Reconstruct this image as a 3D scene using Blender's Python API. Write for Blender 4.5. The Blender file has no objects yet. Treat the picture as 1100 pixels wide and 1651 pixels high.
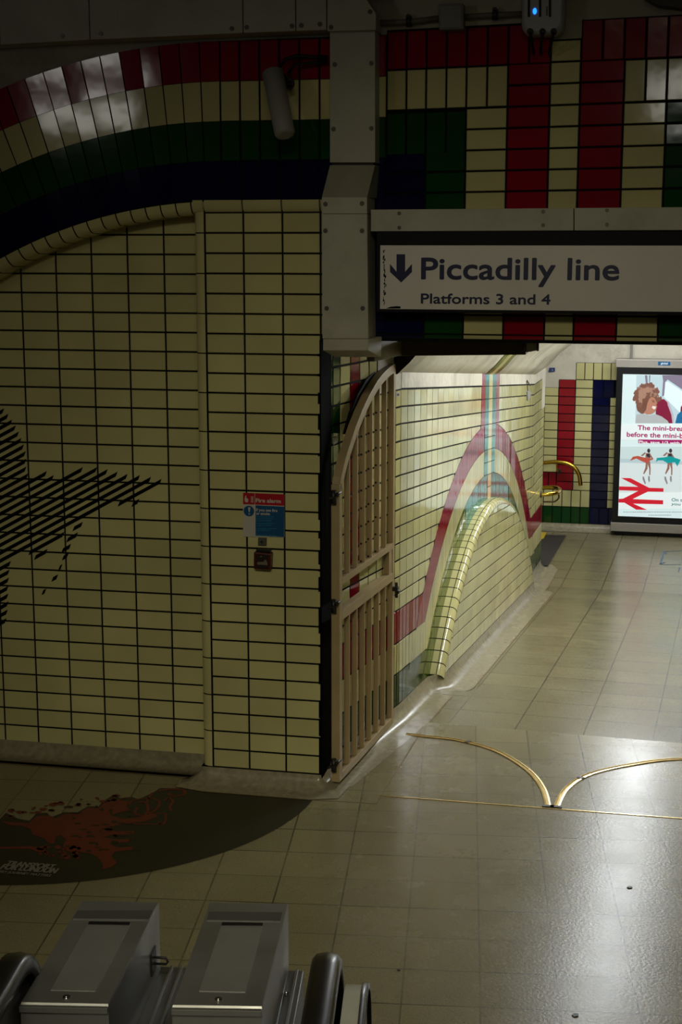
import bpy, math, random
from mathutils import Vector as V
random.seed(7)
S = bpy.context.scene
COL = S.collection
PI = math.pi

# ------------------------------------------------------------------ camera, world, exposure
H, FPX, PITCH = 2.85, 2400.0, math.radians(10.39)
cd = bpy.data.cameras.new('camera'); cam = bpy.data.objects.new('camera', cd); COL.objects.link(cam)
cam.location = (0, 0, H); cam.rotation_euler = (PI/2 - PITCH, 0, 0)
cd.sensor_fit = 'VERTICAL'; cd.sensor_height = 24.0; cd.lens = FPX/1651*24.0
cd.clip_start = 0.05; cd.clip_end = 100
S.camera = cam
S.view_settings.view_transform = 'Standard'; S.view_settings.look = 'None'
S.view_settings.gamma = 1; S.view_settings.use_curve_mapping = False
S.view_settings.exposure = 0.0
w = bpy.data.worlds.new('world'); S.world = w; w.use_nodes = True
w.node_tree.nodes['Background'].inputs[0].default_value = (1.0, 0.88, 0.62, 1)
w.node_tree.nodes['Background'].inputs[1].default_value = 0.008
HALL_L = 6.5        # radiance of the hall tubes
HALL_FILL = 18.0     # watts of the unseen fill light added over the hall
TUBE_L = 60.0       # radiance of the corridor tubes
SCREEN_L = .95

# ------------------------------------------------------------------ measuring helpers
FW_ = V((0, math.cos(PITCH), -math.sin(PITCH))); UP_ = V((0, math.sin(PITCH), math.cos(PITCH)))
CAM = V((0, 0, H))
def ray(x, y): return FW_ + V((1, 0, 0))*((x-550)/FPX) - UP_*((y-825.5)/FPX)
def onp(x, y, P, n):
    r = ray(x, y); return CAM + r*((P-CAM).dot(n)/r.dot(n))
def fl(x, y, z=0.0): return onp(x, y, V((0, 0, z)), V((0, 0, 1)))

class Frame:
    """wall frame: u along the wall, o out towards the viewer, v up; sl = slope of the courses"""
    def __init__(s, O, e, n, sl=0.0, warp=None):
        s.O, s.e, s.n, s.sl, s.warp = V(O), V(e), V(n), sl, warp
    def __call__(s, u, v, o=0.0):
        if s.warp: v = s.warp(u, v)
        return s.O + s.e*u + s.n*o + V((0, 0, v + s.sl*u))
    def px(s, x, y, o=0.0):
        P = onp(x, y, s.O + s.n*o, s.n); u = (P-s.O).dot(s.e)
        return u, P.z - s.O.z - s.sl*u

class MB:
    def __init__(s): s.v = []; s.f = []; s.m = []; s.s = []
    def poly(s, pts, mat=0, smooth=False):
        i = len(s.v); s.v += [tuple(p) for p in pts]; s.f.append(tuple(range(i, i+len(pts)))); s.m.append(mat); s.s.append(smooth)
    def grid(s, rows, mat=0, smooth=True, closed=False, caps=False):
        i = len(s.v); n = len(rows[0])
        for r in rows: s.v += [tuple(p) for p in r]
        for a in range(len(rows)-1):
            for b in range(n if closed else n-1):
                c = (b+1) % n
                s.f.append((i+a*n+b, i+a*n+c, i+(a+1)*n+c, i+(a+1)*n+b)); s.m.append(mat); s.s.append(smooth)
        if caps:
            s.f.append(tuple(i+b for b in range(n))[::-1]); s.m.append(mat); s.s.append(False)
            k = i+(len(rows)-1)*n
            s.f.append(tuple(k+b for b in range(n))); s.m.append(mat); s.s.append(False)
    def hexa(s, p, mat=0, bev=0.0):
        """p: 8 points, 4 of one face then the 4 facing them"""
        for q in ((0,1,2,3),(7,6,5,4),(0,4,5,1),(1,5,6,2),(2,6,7,3),(3,7,4,0)):
            s.poly([p[k] for k in q], mat)
    def box(s, fr, u0, u1, v0, v1, o0, o1, mat=0):
        s.hexa([fr(u0,v0,o0), fr(u1,v0,o0), fr(u1,v1,o0), fr(u0,v1,o0), fr(u0,v0,o1), fr(u1,v0,o1), fr(u1,v1,o1), fr(u0,v1,o1)], mat)
    def tube(s, pts, r, n=10, mat=0, caps=True):
        rows = []; pts = [V(p) for p in pts]; up = None
        for i, p in enumerate(pts):
            t = (pts[min(i+1, len(pts)-1)] - pts[max(i-1, 0)]).normalized()
            if up is None:
                a = V((0,0,1)) if abs(t.z) < .9 else V((1,0,0)); up = (a - t*a.dot(t)).normalized()
            else: up = (up - t*up.dot(t)).normalized()
            b = t.cross(up); rr = r[i] if isinstance(r, (list, tuple)) else r
            rows.append([p + (up*math.cos(2*PI*k/n) + b*math.sin(2*PI*k/n))*rr for k in range(n)])
        s.grid(rows, mat, True, True, caps)
    def disc(s, c, ax, r, h, n=16, mat=0):
        c = V(c); ax = V(ax).normalized(); s.tube([c, c+ax*h], r, n, mat)
    def build(s, name, mats, parent=None, bevel=0.0, merge=True, **props):
        me = bpy.data.meshes.new(name); me.from_pydata(s.v, [], s.f)
        if not isinstance(mats, (list, tuple)): mats = [mats]
        for m in mats: me.materials.append(m)
        for p, m, sm in zip(me.polygons, s.m, s.s): p.material_index = m; p.use_smooth = sm
        me.validate(); me.update()
        ob = bpy.data.objects.new(name, me); COL.objects.link(ob)
        if parent: ob.parent = parent; ob.matrix_parent_inverse = parent.matrix_world.inverted()
        if bevel:
            w_ = ob.modifiers.new('w', 'WELD'); w_.merge_threshold = 0.0002
            b = ob.modifiers.new('b', 'BEVEL'); b.width = bevel; b.segments = 2; b.limit_method = 'ANGLE'; b.angle_limit = .6
        for k, v in props.items(): ob[k] = v
        return ob
def thing(name, label, cat, loc=(0,0,0), group=None):
    o = bpy.data.objects.new(name, None); COL.objects.link(o); o.location = loc
    o.empty_display_size = .05
    o['label'] = label; o['category'] = cat
    if group: o['group'] = group
    bpy.context.view_layer.update()
    return o
def tag(o, label, cat, group=None):
    o['label'] = label; o['category'] = cat
    if group: o['group'] = group
    return o

# ------------------------------------------------------------------ materials
def newmat(name):
    m = bpy.data.materials.new(name); m.use_nodes = True
    return m, m.node_tree.nodes, m.node_tree.links, m.node_tree.nodes['Principled BSDF']
def pm(name, col, rough=.5, metal=0.0, var=0.0, vscale=8.0, bump=0.0, bscale=40.0, coat=0.0, spec=.5, dirt=None, dscale=3.0, damt=.5, rvar=0.0):
    m, N, L, B = newmat(name)
    B.inputs['Base Color'].default_value = (*col, 1); B.inputs['Roughness'].default_value = rough
    B.inputs['Metallic'].default_value = metal; B.inputs['Coat Weight'].default_value = coat
    B.inputs['Coat Roughness'].default_value = .05; B.inputs['Specular IOR Level'].default_value = spec
    geo = N.new('ShaderNodeNewGeometry')
    if var or dirt:
        n = N.new('ShaderNodeTexNoise'); n.inputs['Scale'].default_value = vscale; n.inputs['Detail'].default_value = 6
        L.new(geo.outputs['Position'], n.inputs['Vector'])
        r = N.new('ShaderNodeMapRange'); r.inputs[1].default_value = .3; r.inputs[2].default_value = .7
        r.inputs[3].default_value = 1-var; r.inputs[4].default_value = 1+var*.6
        L.new(n.outputs['Fac'], r.inputs[0])
        x = N.new('ShaderNodeVectorMath'); x.operation = 'SCALE'; x.inputs[0].default_value = col
        L.new(r.outputs[0], x.inputs['Scale']); out = x.outputs[0]
        if dirt:
            n2 = N.new('ShaderNodeTexNoise'); n2.inputs['Scale'].default_value = dscale; n2.inputs['Detail'].default_value = 9; n2.inputs['Roughness'].default_value = .7
            L.new(geo.outputs['Position'], n2.inputs['Vector'])
            r2 = N.new('ShaderNodeMapRange'); r2.inputs[1].default_value = .5; r2.inputs[2].default_value = .72; r2.inputs[4].default_value = damt
            L.new(n2.outputs['Fac'], r2.inputs[0])
            mx = N.new('ShaderNodeMix'); mx.data_type = 'RGBA'; mx.inputs[7].default_value = (*dirt, 1)
            L.new(r2.outputs[0], mx.inputs[0]); L.new(out, mx.inputs[6]); out = mx.outputs[2]
        L.new(out, B.inputs['Base Color'])
    if rvar:
        n3 = N.new('ShaderNodeTexNoise'); n3.inputs['Scale'].default_value = 5; n3.inputs['Detail'].default_value = 5
        L.new(geo.outputs['Position'], n3.inputs['Vector'])
        r3 = N.new('ShaderNodeMapRange'); r3.inputs[1].default_value = .3; r3.inputs[2].default_value = .7
        r3.inputs[3].default_value = max(rough-rvar, .02); r3.inputs[4].default_value = rough+rvar
        L.new(n3.outputs['Fac'], r3.inputs[0]); L.new(r3.outputs[0], B.inputs['Roughness'])
    if bump:
        n4 = N.new('ShaderNodeTexNoise'); n4.inputs['Scale'].default_value = bscale; n4.inputs['Detail'].default_value = 3
        L.new(geo.outputs['Position'], n4.inputs['Vector'])
        b = N.new('ShaderNodeBump'); b.inputs['Strength'].default_value = bump; b.inputs['Distance'].default_value = .01
        L.new(n4.outputs['Fac'], b.inputs['Height']); L.new(b.outputs[0], B.inputs['Normal'])
    return m
def tilemat(name, col, rough=.09):
    """glazed tile: each mesh island gets its own small tone shift"""
    m, N, L, B = newmat(name)
    geo = N.new('ShaderNodeNewGeometry')
    r = N.new('ShaderNodeMapRange'); r.inputs[3].default_value = .91; r.inputs[4].default_value = 1.06
    L.new(geo.outputs['Random Per Island'], r.inputs[0])
    n = N.new('ShaderNodeTexNoise'); n.inputs['Scale'].default_value = 2.2; n.inputs['Detail'].default_value = 5
    L.new(geo.outputs['Position'], n.inputs['Vector'])
    r2 = N.new('ShaderNodeMapRange'); r2.inputs[1].default_value = .3; r2.inputs[2].default_value = .7; r2.inputs[3].default_value = .88; r2.inputs[4].default_value = 1.08
    L.new(n.outputs['Fac'], r2.inputs[0])
    mu = N.new('ShaderNodeMath'); mu.operation = 'MULTIPLY'; L.new(r.outputs[0], mu.inputs[0]); L.new(r2.outputs[0], mu.inputs[1])
    x = N.new('ShaderNodeVectorMath'); x.operation = 'SCALE'; x.inputs[0].default_value = col
    L.new(mu.outputs[0], x.inputs['Scale']); L.new(x.outputs[0], B.inputs['Base Color'])
    B.inputs['Roughness'].default_value = rough; B.inputs['Specular IOR Level'].default_value = .42
    n4 = N.new('ShaderNodeTexNoise'); n4.inputs['Scale'].default_value = 14; n4.inputs['Detail'].default_value = 1
    L.new(geo.outputs['Position'], n4.inputs['Vector'])
    b = N.new('ShaderNodeBump'); b.inputs['Strength'].default_value = .035; b.inputs['Distance'].default_value = .01
    L.new(n4.outputs['Fac'], b.inputs['Height']); L.new(b.outputs[0], B.inputs['Normal'])
    return m
GROUT = pm('grout', (.004,.004,.005), .85, spec=.15)
GROUT_W = pm('grout_brown', (.045,.028,.022), .8)
CREAM = tilemat('cream_glaze', (.61,.565,.265))
RED = tilemat('red_glaze', (.28,.003,.016))
GREEN = tilemat('green_glaze', (.006,.052,.008))
NAVY = tilemat('navy_glaze', (.0015,.003,.035))
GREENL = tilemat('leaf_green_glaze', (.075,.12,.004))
GREEN_LIT = tilemat('green_glaze_cool_lit', (.002,.22,.18))  # green tiles with a cool light reflection put into the colour
BLACKG = tilemat('black_glaze', (.004,.004,.006))
TM = [GROUT, CREAM, RED, GREEN, NAVY, GREENL, GREEN_LIT, BLACKG]
G_, C_, R_, GR_, N_, GL_, T_, B_ = range(8)
PLASTER = pm('plaster', (.42,.39,.29), .75, var=.14, vscale=5, bump=.25, bscale=30, dirt=(.10,.09,.07), dscale=2.2, damt=.5)
PLASTER_L = pm('white_plaster', (.66,.62,.50), .6, var=.12, vscale=4, bump=.35, bscale=18, dirt=(.22,.19,.14), dscale=2.6, damt=.6)
COVING = pm('coving_terrazzo', (.34,.30,.20), .25, var=.25, vscale=30, bump=.0, bscale=90, dirt=(.18,.14,.09), dscale=5, damt=.25, rvar=.05)
TRUNK = pm('trunking_paint', (.46,.44,.35), .5, var=.10, vscale=4, dirt=(.20,.18,.13), dscale=2.5, damt=.45)
DARKMETAL = pm('dark_metal', (.02,.02,.02), .5)
BROWNMETAL = pm('brown_trunking', (.10,.075,.05), .5, var=.2)
SCREWM = pm('screw_metal', (.10,.09,.07), .4, metal=.6)
GATEM = pm('gate_paint', (.44,.33,.18), .38, var=.10, vscale=6)
IRON = pm('black_iron', (.015,.013,.012), .45)
BRASS = pm('brass', (.62,.40,.06), .22, metal=1.0, var=.1)
BRASST = pm('track_brass', (.75,.55,.24), .25, metal=.9, var=.15, vscale=10)
SIGNW = pm('sign_white', (.74,.69,.64), .35, var=.06, vscale=3)
SIGNK = pm('sign_black', (.003,.003,.007), .6, spec=.2)
SIGNT = pm('sign_text_blue', (.006,.007,.06), .35)
BLACKP = pm('black_plastic', (.006,.006,.007), .45, spec=.3)
GREYP = pm('grey_plastic', (.30,.29,.26), .5, var=.05)
LTGREYP = pm('light_grey_plastic', (.42,.42,.42), .4)
STEEL = pm('brushed_steel', (.36,.36,.35), .40, metal=.7, var=.12, vscale=5, rvar=.08)
STEELD = pm('dark_steel', (.17,.17,.165), .42, metal=.6, var=.12)
CHROME = pm('chrome', (.75,.75,.75), .15, metal=1.0)
RUBBER = pm('handrail_rubber', (.012,.010,.009), .32, coat=.1)
ALU = pm('aluminium', (.42,.39,.35), .4, metal=.5, var=.06)
VINYL = pm('black_vinyl', (.014,.010,.007), .42)
VINYLR = pm('red_vinyl', (.17,.016,.010), .45, var=.1)
VINYLT = pm('pale_vinyl', (.24,.22,.18), .45)
REDP = pm('red_print', (.42,.004,.014), .4)
BLUEP = pm('blue_print', (.004,.075,.20), .4)
WHITEP = pm('white_print', (.52,.48,.43), .4)
PALEP = pm('pale_print', (.30,.29,.24), .5)
FIRER = pm('call_point_red', (.075,.006,.004), .35)
YELLOW = pm('yellow_paint', (.6,.42,.02), .5)
BLUEM = pm('blue_marker', (.05,.12,.22), .5)
MATM = pm('dark_mat', (.035,.03,.028), .6, var=.2, vscale=30)
WALLD = pm('hall_paint', (.30,.27,.19), .7, var=.1)
def emis(name, col, st):
    m, N, L, B = newmat(name)
    B.inputs['Base Color'].default_value = (*[c*.3 for c in col], 1)
    B.inputs['Emission Color'].default_value = (*col, 1); B.inputs['Emission Strength'].default_value = st
    B.inputs['Roughness'].default_value = .3
    return m
def scr(name, col): return emis('screen_'+name, col, SCREEN_L)

def floormat(name, az, ox, oy, px_, py_, base, spec=.36, bst=.11, jst=1.2):
    m, N, L, B = newmat(name)
    geo = N.new('ShaderNodeNewGeometry')
    def dotn(vec):
        d = N.new('ShaderNodeVectorMath'); d.operation = 'DOT_PRODUCT'; d.inputs[1].default_value = vec
        L.new(geo.outputs['Position'], d.inputs[0]); return d.outputs['Value']
    def mth(op, a, b=None, c=None):
        x = N.new('ShaderNodeMath'); x.operation = op
        for i, q in enumerate((a, b, c)):
            if q is None: continue
            if isinstance(q, (int, float)): x.inputs[i].default_value = q
            else: L.new(q, x.inputs[i])
        return x.outputs[0]
    a = math.radians(az)
    X = mth('DIVIDE', mth('SUBTRACT', dotn((math.cos(a), -math.sin(a), 0)), ox), px_)
    Y = mth('DIVIDE', mth('SUBTRACT', dotn((math.sin(a), math.cos(a), 0)), oy), py_)
    def joint(t, wd):
        fr = mth('FRACT', mth('ADD', t, 100.0)); dd = mth('MINIMUM', fr, mth('SUBTRACT', 1.0, fr))
        return mth('LESS_THAN', dd, wd)
    # per joint strength, so some joints read dark and some faint
    def jrand(t, k):
        r = mth('ROUND', t); cmb = N.new('ShaderNodeCombineXYZ'); L.new(r, cmb.inputs[0]); cmb.inputs[1].default_value = k
        wn = N.new('ShaderNodeTexWhiteNoise'); L.new(cmb.outputs[0], wn.inputs[0])
        mr = N.new('ShaderNodeMapRange'); mr.inputs[3].default_value = .45; mr.inputs[4].default_value = 1.0
        L.new(wn.outputs['Value'], mr.inputs[0]); return mr.outputs[0]
    j = mth('MAXIMUM', mth('MULTIPLY', joint(X, .012), jrand(X, 3.0)), mth('MULTIPLY', joint(Y, .012), jrand(Y, 8.0)))
    nb = N.new('ShaderNodeTexNoise'); nb.inputs['Scale'].default_value = 3.0; nb.inputs['Detail'].default_value = 4
    L.new(geo.outputs['Position'], nb.inputs['Vector'])
    j = mth('MULTIPLY', j, mth('MULTIPLY_ADD', nb.outputs['Fac'], 1.3, .25))
    # tile tone
    cmb = N.new('ShaderNodeCombineXYZ'); L.new(mth('FLOOR', X), cmb.inputs[0]); L.new(mth('FLOOR', Y), cmb.inputs[1])
    wn = N.new('ShaderNodeTexWhiteNoise'); L.new(cmb.outputs[0], wn.inputs[0])
    tone = mth('MULTIPLY_ADD', wn.outputs['Value'], .14, .93)
    n1 = N.new('ShaderNodeTexNoise'); n1.inputs['Scale'].default_value = 1.7; n1.inputs['Detail'].default_value = 7; n1.inputs['Roughness'].default_value = .65
    L.new(geo.outputs['Position'], n1.inputs['Vector'])
    tone = mth('MULTIPLY', tone, mth('MULTIPLY_ADD', n1.outputs['Fac'], .5, .75))
    sp = N.new('ShaderNodeTexNoise'); sp.inputs['Scale'].default_value = 150; sp.inputs['Detail'].default_value = 2
    L.new(geo.outputs['Position'], sp.inputs['Vector'])
    tone = mth('MULTIPLY', tone, mth('MULTIPLY_ADD', sp.outputs['Fac'], 1.1, .45))
    vo = N.new('ShaderNodeTexVoronoi'); vo.inputs['Scale'].default_value = 9; L.new(geo.outputs['Position'], vo.inputs['Vector'])
    spot = mth('LESS_THAN', vo.outputs['Distance'], .035)
    dark = mth('MAXIMUM', j, mth('MULTIPLY', spot, .75))
    tone = mth('MULTIPLY', tone, mth('SUBTRACT', 1.0, mth('MULTIPLY', dark, .85)))
    x = N.new('ShaderNodeVectorMath'); x.operation = 'SCALE'; x.inputs[0].default_value = base
    L.new(tone, x.inputs['Scale']); L.new(x.outputs[0], B.inputs['Base Color'])
    L.new(mth('MULTIPLY_ADD', n1.outputs['Fac'], .20, .13 if spec > .3 else .17), B.inputs['Roughness']); B.inputs['Specular IOR Level'].default_value = spec
    bn = N.new('ShaderNodeTexNoise'); bn.inputs['Scale'].default_value = 70; bn.inputs['Detail'].default_value = 4
    L.new(geo.outputs['Position'], bn.inputs['Vector'])
    b = N.new('ShaderNodeBump'); b.inputs['Strength'].default_value = bst; b.inputs['Distance'].default_value = .01
    hh = mth('SUBTRACT', bn.outputs['Fac'], mth('MULTIPLY', j, .8))
    L.new(hh, b.inputs['Height']); L.new(b.outputs[0], B.inputs['Normal'])
    return m
FLOOR_A = floormat('lobby_floor_tiles', 4.8, .089, 7.139, .2985, .2755, (.255,.222,.118), .26, .08)
FLOOR_B = floormat('corridor_floor_tiles', 14.75, .05, .0, .40, .40, (.20,.178,.098))
JOINT = pm('floor_joint_strip', (.20,.12,.05), .5)

# ------------------------------------------------------------------ wall frames
O1 = fl(518, 1255, .06); th = math.radians(-11.9)
eF = V((math.cos(th), math.sin(th), 0)); nF = V((math.sin(th), -math.cos(th), 0))
def warpF(u, v):
    return v + (.022*u*(v-2.36)/1.4 if (u > .2 and v > 2.36) else 0)
F = Frame((O1.x, O1.y, 0), eF, nF)
FL = Frame((O1.x, O1.y, 0), eF, nF, 0, warpF)
W1 = V((.348, 8.6, .095)); W2 = V((1.875, 14.4, -.436))
dW = W2-W1; LW = math.hypot(dW.x, dW.y); eW = V((dW.x/LW, dW.y/LW, 0)); nW = V((eW.y, -eW.x, 0)); SL = dW.z/LW
W = Frame(W1, eW, nW, SL)
WE = Frame(W1 + eW*6.0 + V((0,0,SL*6.0)), eW, nW)          # level stretch after the ramp
J0 = V((-.045, 7.70, .095)); dS = W1-J0; LS = dS.length; eS = dS/LS; nS = V((eS.y, -eS.x, 0))
WS = Frame(J0, eS, nS)                                      # level stretch behind the gate
ZL = W2.z - .095                                            # landing floor height
thf = math.radians(-12.5); eX = V((math.cos(thf), math.sin(thf), 0)); nX = V((math.sin(thf), -math.cos(thf), 0))
X = Frame((2.461, 17.348, 0), eX, nX)                       # far wall

GAP = .0042
def rtile(mb, fr, u0, u1, v0, v1, mat, o=0.0, tilt=.0007, gap=GAP, ch=.0025, coltilt=0.0):
    if u1-u0 < 3*gap or v1-v0 < 3*gap: return
    a, b, c, d = u0+gap, u1-gap, v0+gap, v1-gap
    t = [random.uniform(-tilt, tilt) for _ in range(3)]
    if coltilt:
        rc = random.Random(int(u0*1000)+99); t = [rc.uniform(-coltilt, coltilt)+t[0]*.25, t[1]*.3, 0]
    h = [o-t[0]-t[1], o+t[0]-t[1], o+t[0]+t[1], o-t[0]+t[1]]
    i = len(mb.v)
    out = [fr(a,c,o-.004), fr(b,c,o-.004), fr(b,d,o-.004), fr(a,d,o-.004)]
    inn = [fr(a+ch,c+ch,h[0]), fr(b-ch,c+ch,h[1]), fr(b-ch,d-ch,h[2]), fr(a+ch,d-ch,h[3])]
    mb.v += [tuple(p) for p in out+inn]
    for q in ((4,5,6,7),(0,1,5,4),(1,2,6,5),(2,3,7,6),(3,0,4,7)):
        mb.f.append(tuple(i+k for k in q)); mb.m.append(mat); mb.s.append(False)
def ptile(mb, fr, pts, mat, o=0.0):
    mb.poly([fr(u, v, o) for u, v in pts], mat)

# ================================================================== SETTING
# floor
sp = .30
def rp(t, n_, z=None):   # point on the corridor floor: t along, n_ off the left wall
    tt = min(max(t, 0), 6.0)
    P = W1 + eW*t + nW*n_
    return V((P.x, P.y, SL*tt))
mb = MB()
mb.poly([(-4.5, .3, 0), (5.5, .3, 0), rp(0, 5.5), rp(0, 2.4), rp(0, 0), rp(0, -.6), (-4.5, 8.6, 0)], 0)
for t0, t1, n0, n1 in ((0, 6.0, -.6, 3.2), (6.0, 11.0, -5.5, 4.5)):
    mb.poly([rp(t0, n0), rp(t0, n1), rp(t1, n1), rp(t1, n0)], 1)
floor = mb.build('floor', [FLOOR_A, FLOOR_B], kind='structure')

# front wall (facade): plaster backing, tiled pier, arch bands, lintel
UC, VC = -.5, .4              # centre of the coloured arch
R0 = 2.64                     # inner edge of the bands
OPEN_R = 2.42                 # right side of the corridor opening
LB = 2.355                    # underside of the lintel
mb = MB()
PL = 8                        # plaster index
def back(u0, u1, v0, v1, o=-.006, m=PL): mb.poly([F(u0,v0,o), F(u1,v0,o), F(u1,v1,o), F(u0,v1,o)], m)
# plaster above and to the sides, following the arch
arc = [(UC + (R0+.05)*math.sin(a), VC + (R0+.05)*math.cos(a)) for a in [math.radians(-90 + 90*k/48) for k in range(49)]]
for (a, b), (c, d) in zip(arc[:-1], arc[1:]):
    mb.poly([F(a, b, -.006), F(c, d, -.006), F(c, 5.5, -.006), F(a, 5.5, -.006)], PL)
back(-4.2, UC-(R0+.05), 0, 5.5)
back(UC, 4.6, 3.06, 5.5)
back(.0, 4.6, LB, 3.07, -.006, G_)
back(OPEN_R, 4.6, 0, LB)
mb.box(F, -.60, .0, .0, 2.99, -.30, -.006, G_)         # pier core
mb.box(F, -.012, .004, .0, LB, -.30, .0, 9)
# jamb return: narrow dark tiles
k = 0
# lintel soffit and back
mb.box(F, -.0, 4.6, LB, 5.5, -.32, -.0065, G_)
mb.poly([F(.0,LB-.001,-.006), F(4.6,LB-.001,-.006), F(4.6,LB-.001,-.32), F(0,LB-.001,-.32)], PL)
# pier tiles
ucs = [-.59, -.39, -.19, .003]
for k in range(29):
    v0 = .08+.1*k
    for a, b in zip(ucs[:-1], ucs[1:]): rtile(mb, F, a, b, v0, v0+.1, C_)
    if v0 > 2.33:
        rtile(mb, F, .003, .10, v0, v0+.1, C_)
        rtile(mb, F, .10, .272 if v0 < 2.9 else .23, v0, v0+.1, C_)
# vertical rounded edge of the pier
prof = [(-.59-GAP, .0), (-.612, -.001), (-.632, -.008), (-.646, -.022), (-.652, -.045), (-.652, -.19)]
for k in range(15):
    v0 = .08+.2*k; v1 = min(v0+.2, 3.0)
    mb.grid([[F(u, v0+.003, o) for u, o in prof], [F(u, v1-.003, o) for u, o in prof]], C_)
mb.grid([[F(u, .08, o-.004) for u, o in prof], [F(u, 3.0, o-.004) for u, o in prof]], G_)
# arch: coloured courses, each course of tiles standing radially
def arch_pt(r, a, o=0):      # a: angle left of vertical
    return F(UC - r*math.sin(a), VC + r*math.cos(a), o)
DA = .0305
bands = [(2.64, 2.83, N_), (2.83, 3.02, GR_), (3.02, 3.21, C_), (3.21, 3.40, R_)]
i = 0
while i*DA < 1.62:
    a0, a1 = i*DA, (i+1)*DA
    for r0, r1, m in bands:
        g = GAP*.75; t = [random.uniform(-.0012, .0012) for _ in range(2)]
        rm = (r0+r1)/2
        q = [(r0+.001, a0+g/rm), (r0+.001, a1-g/rm), (r1-.001, a1-g/rm), (r1-.001, a0+g/rm)]
        mb.poly([arch_pt(r, a, t[0]*(1 if j in (0,3) else -1)+t[1]*(1 if j < 2 else -1)) for j, (r, a) in enumerate(q)], m)
    mb.poly([arch_pt(2.64, a0, -.004), arch_pt(2.64, a1, -.004), arch_pt(3.40, a1, -.004), arch_pt(3.40, a0, -.004)], G_)
    i += 1
# bullnose under the arch, one piece per tile
pr = [(2.635, 0), (2.615, -.002), (2.596, -.010), (2.582, -.024), (2.575, -.045), (2.572, -.19)]
for i in range(int(1.62/DA)):
    a0, a1 = i*DA + .0013, (i+1)*DA - .0013
    mb.grid([[arch_pt(r, a0, o) for r, o in pr], [arch_pt(r, a1, o) for r, o in pr]], C_)
mb.grid([[arch_pt(r+.003, i*DA/2, o-.003) for r, o in pr] for i in range(106)], G_)
# straight run of the bands over the pier
us = [UC + .1*k for k in range(0, 9)] 
us[-1] = .33
for a, b in zip(us[:-1], us[1:]):
    for v0, v1, m in ((3.04,3.23,N_), (3.23,3.42,GR_), (3.42,3.61,C_), (3.61,3.80,R_)):
        rtile(mb, FL, a, b, v0-.003, v1+.003, m, 0, .0012)
mb.poly([FL(UC,3.04,-.004), FL(.33,3.04,-.004), FL(.33,3.80,-.004), FL(UC,3.80,-.004)], G_)
prs = [(3.04, .0), (3.025, .0), (3.005, -.004), (2.99, -.012), (2.983, -.02)]
for a, b in ((-.65,-.59), (-.59,-.39), (-.39,-.19), (-.19,.003), (.003,.2)):
    mb.grid([[F(a+.004, v, o+.018) for v, o in prs], [F(b-.004, v, o+.018) for v, o in prs]], C_)
# lintel pattern of stripes
def LT(u0, u1, v0, v1, m, o=0): rtile(mb, FL, u0, u1, v0, v1, m, o, .0006)
rowv = [2.39+.0962*k for k in range(15)]
mb.poly([FL(.33,LB,-.004), FL(4.5,LB,-.004), FL(4.5,3.82,-.004), FL(.33,3.82,-.004)], G_)
U = [.33,.426,.521,.618,.714,.812,.91]
for a, b in zip(U[:-1], U[1:]):
    LT(a, b, 3.637, 3.815, R_); LT(a, b, 3.450, 3.637, C_)
for a, b in zip(U[:4], U[1:5]):
    LT(a, b, 3.24, 3.44, GR_)
for k in range(9):
    v0, v1 = rowv[k], rowv[k+1]
    LT(.275, .521, v0, v1, N_) if k < 8 else LT(.33, .521, v0, v1, N_)
    LT(.521, .714, v0, v1, GR_)
def colm(u0, u1, ks, m):
    for k in ks: LT(u0, u1, rowv[k], rowv[k+1], m)
colm(.714, .91, range(0, 11), C_)
colm(.91, 1.108, range(0, 13), R_); LT(.91, 1.007, 3.637, 3.815, R_); LT(1.007, 1.108, 3.637, 3.815, R_)
colm(1.108, 1.248, range(0, 14), C_)
colm(1.248, 1.45, range(0, 13), R_)
mb.poly([FL(1.108,3.74,-.001), FL(1.248,3.74,-.001), FL(1.248,3.84,-.001), FL(1.108,3.84,-.001)], PL)
for a in range(9):
    u0 = 1.248+.0985*a; LT(u0, u0+.0985, 3.637, 3.82, R_)
for a in range(6):
    u0 = 1.45+.097*a; LT(u0, u0+.097, 3.450, 3.637, C_)
colm(1.45, 1.645, range(0, 11), C_)
colm(1.645, 1.845, range(0, 11), GR_)
colm(1.845, 2.04, range(0, 11), N_)
colm(2.04, 2.24, range(0, 13), C_); colm(2.24, 2.44, range(0, 13), R_); colm(2.44, 2.64, range(0, 13), C_)
for a, b, m in ((.275,.521,N_),(.521,.714,GR_),(.714,.91,C_),(.91,1.108,R_),(1.108,1.248,C_),(1.248,1.45,R_),(1.45,1.645,C_),(1.645,1.845,GR_),(1.845,2.04,N_),(2.04,2.24,C_),(2.24,2.44,R_)):
    pe = [(2.388, 0), (2.372, -.003), (2.362, -.012), (2.357, -.028), (2.356,-.06)]
    mb.grid([[F(a+.004, v, o) for v, o in pe], [F(b-.004, v, o) for v, o in pe]], m)
wall_front = mb.build('wall_front', TM+[PLASTER, pm('jamb_black_paint', (.001,.001,.002), .9, spec=.05)], kind='structure')

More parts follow.
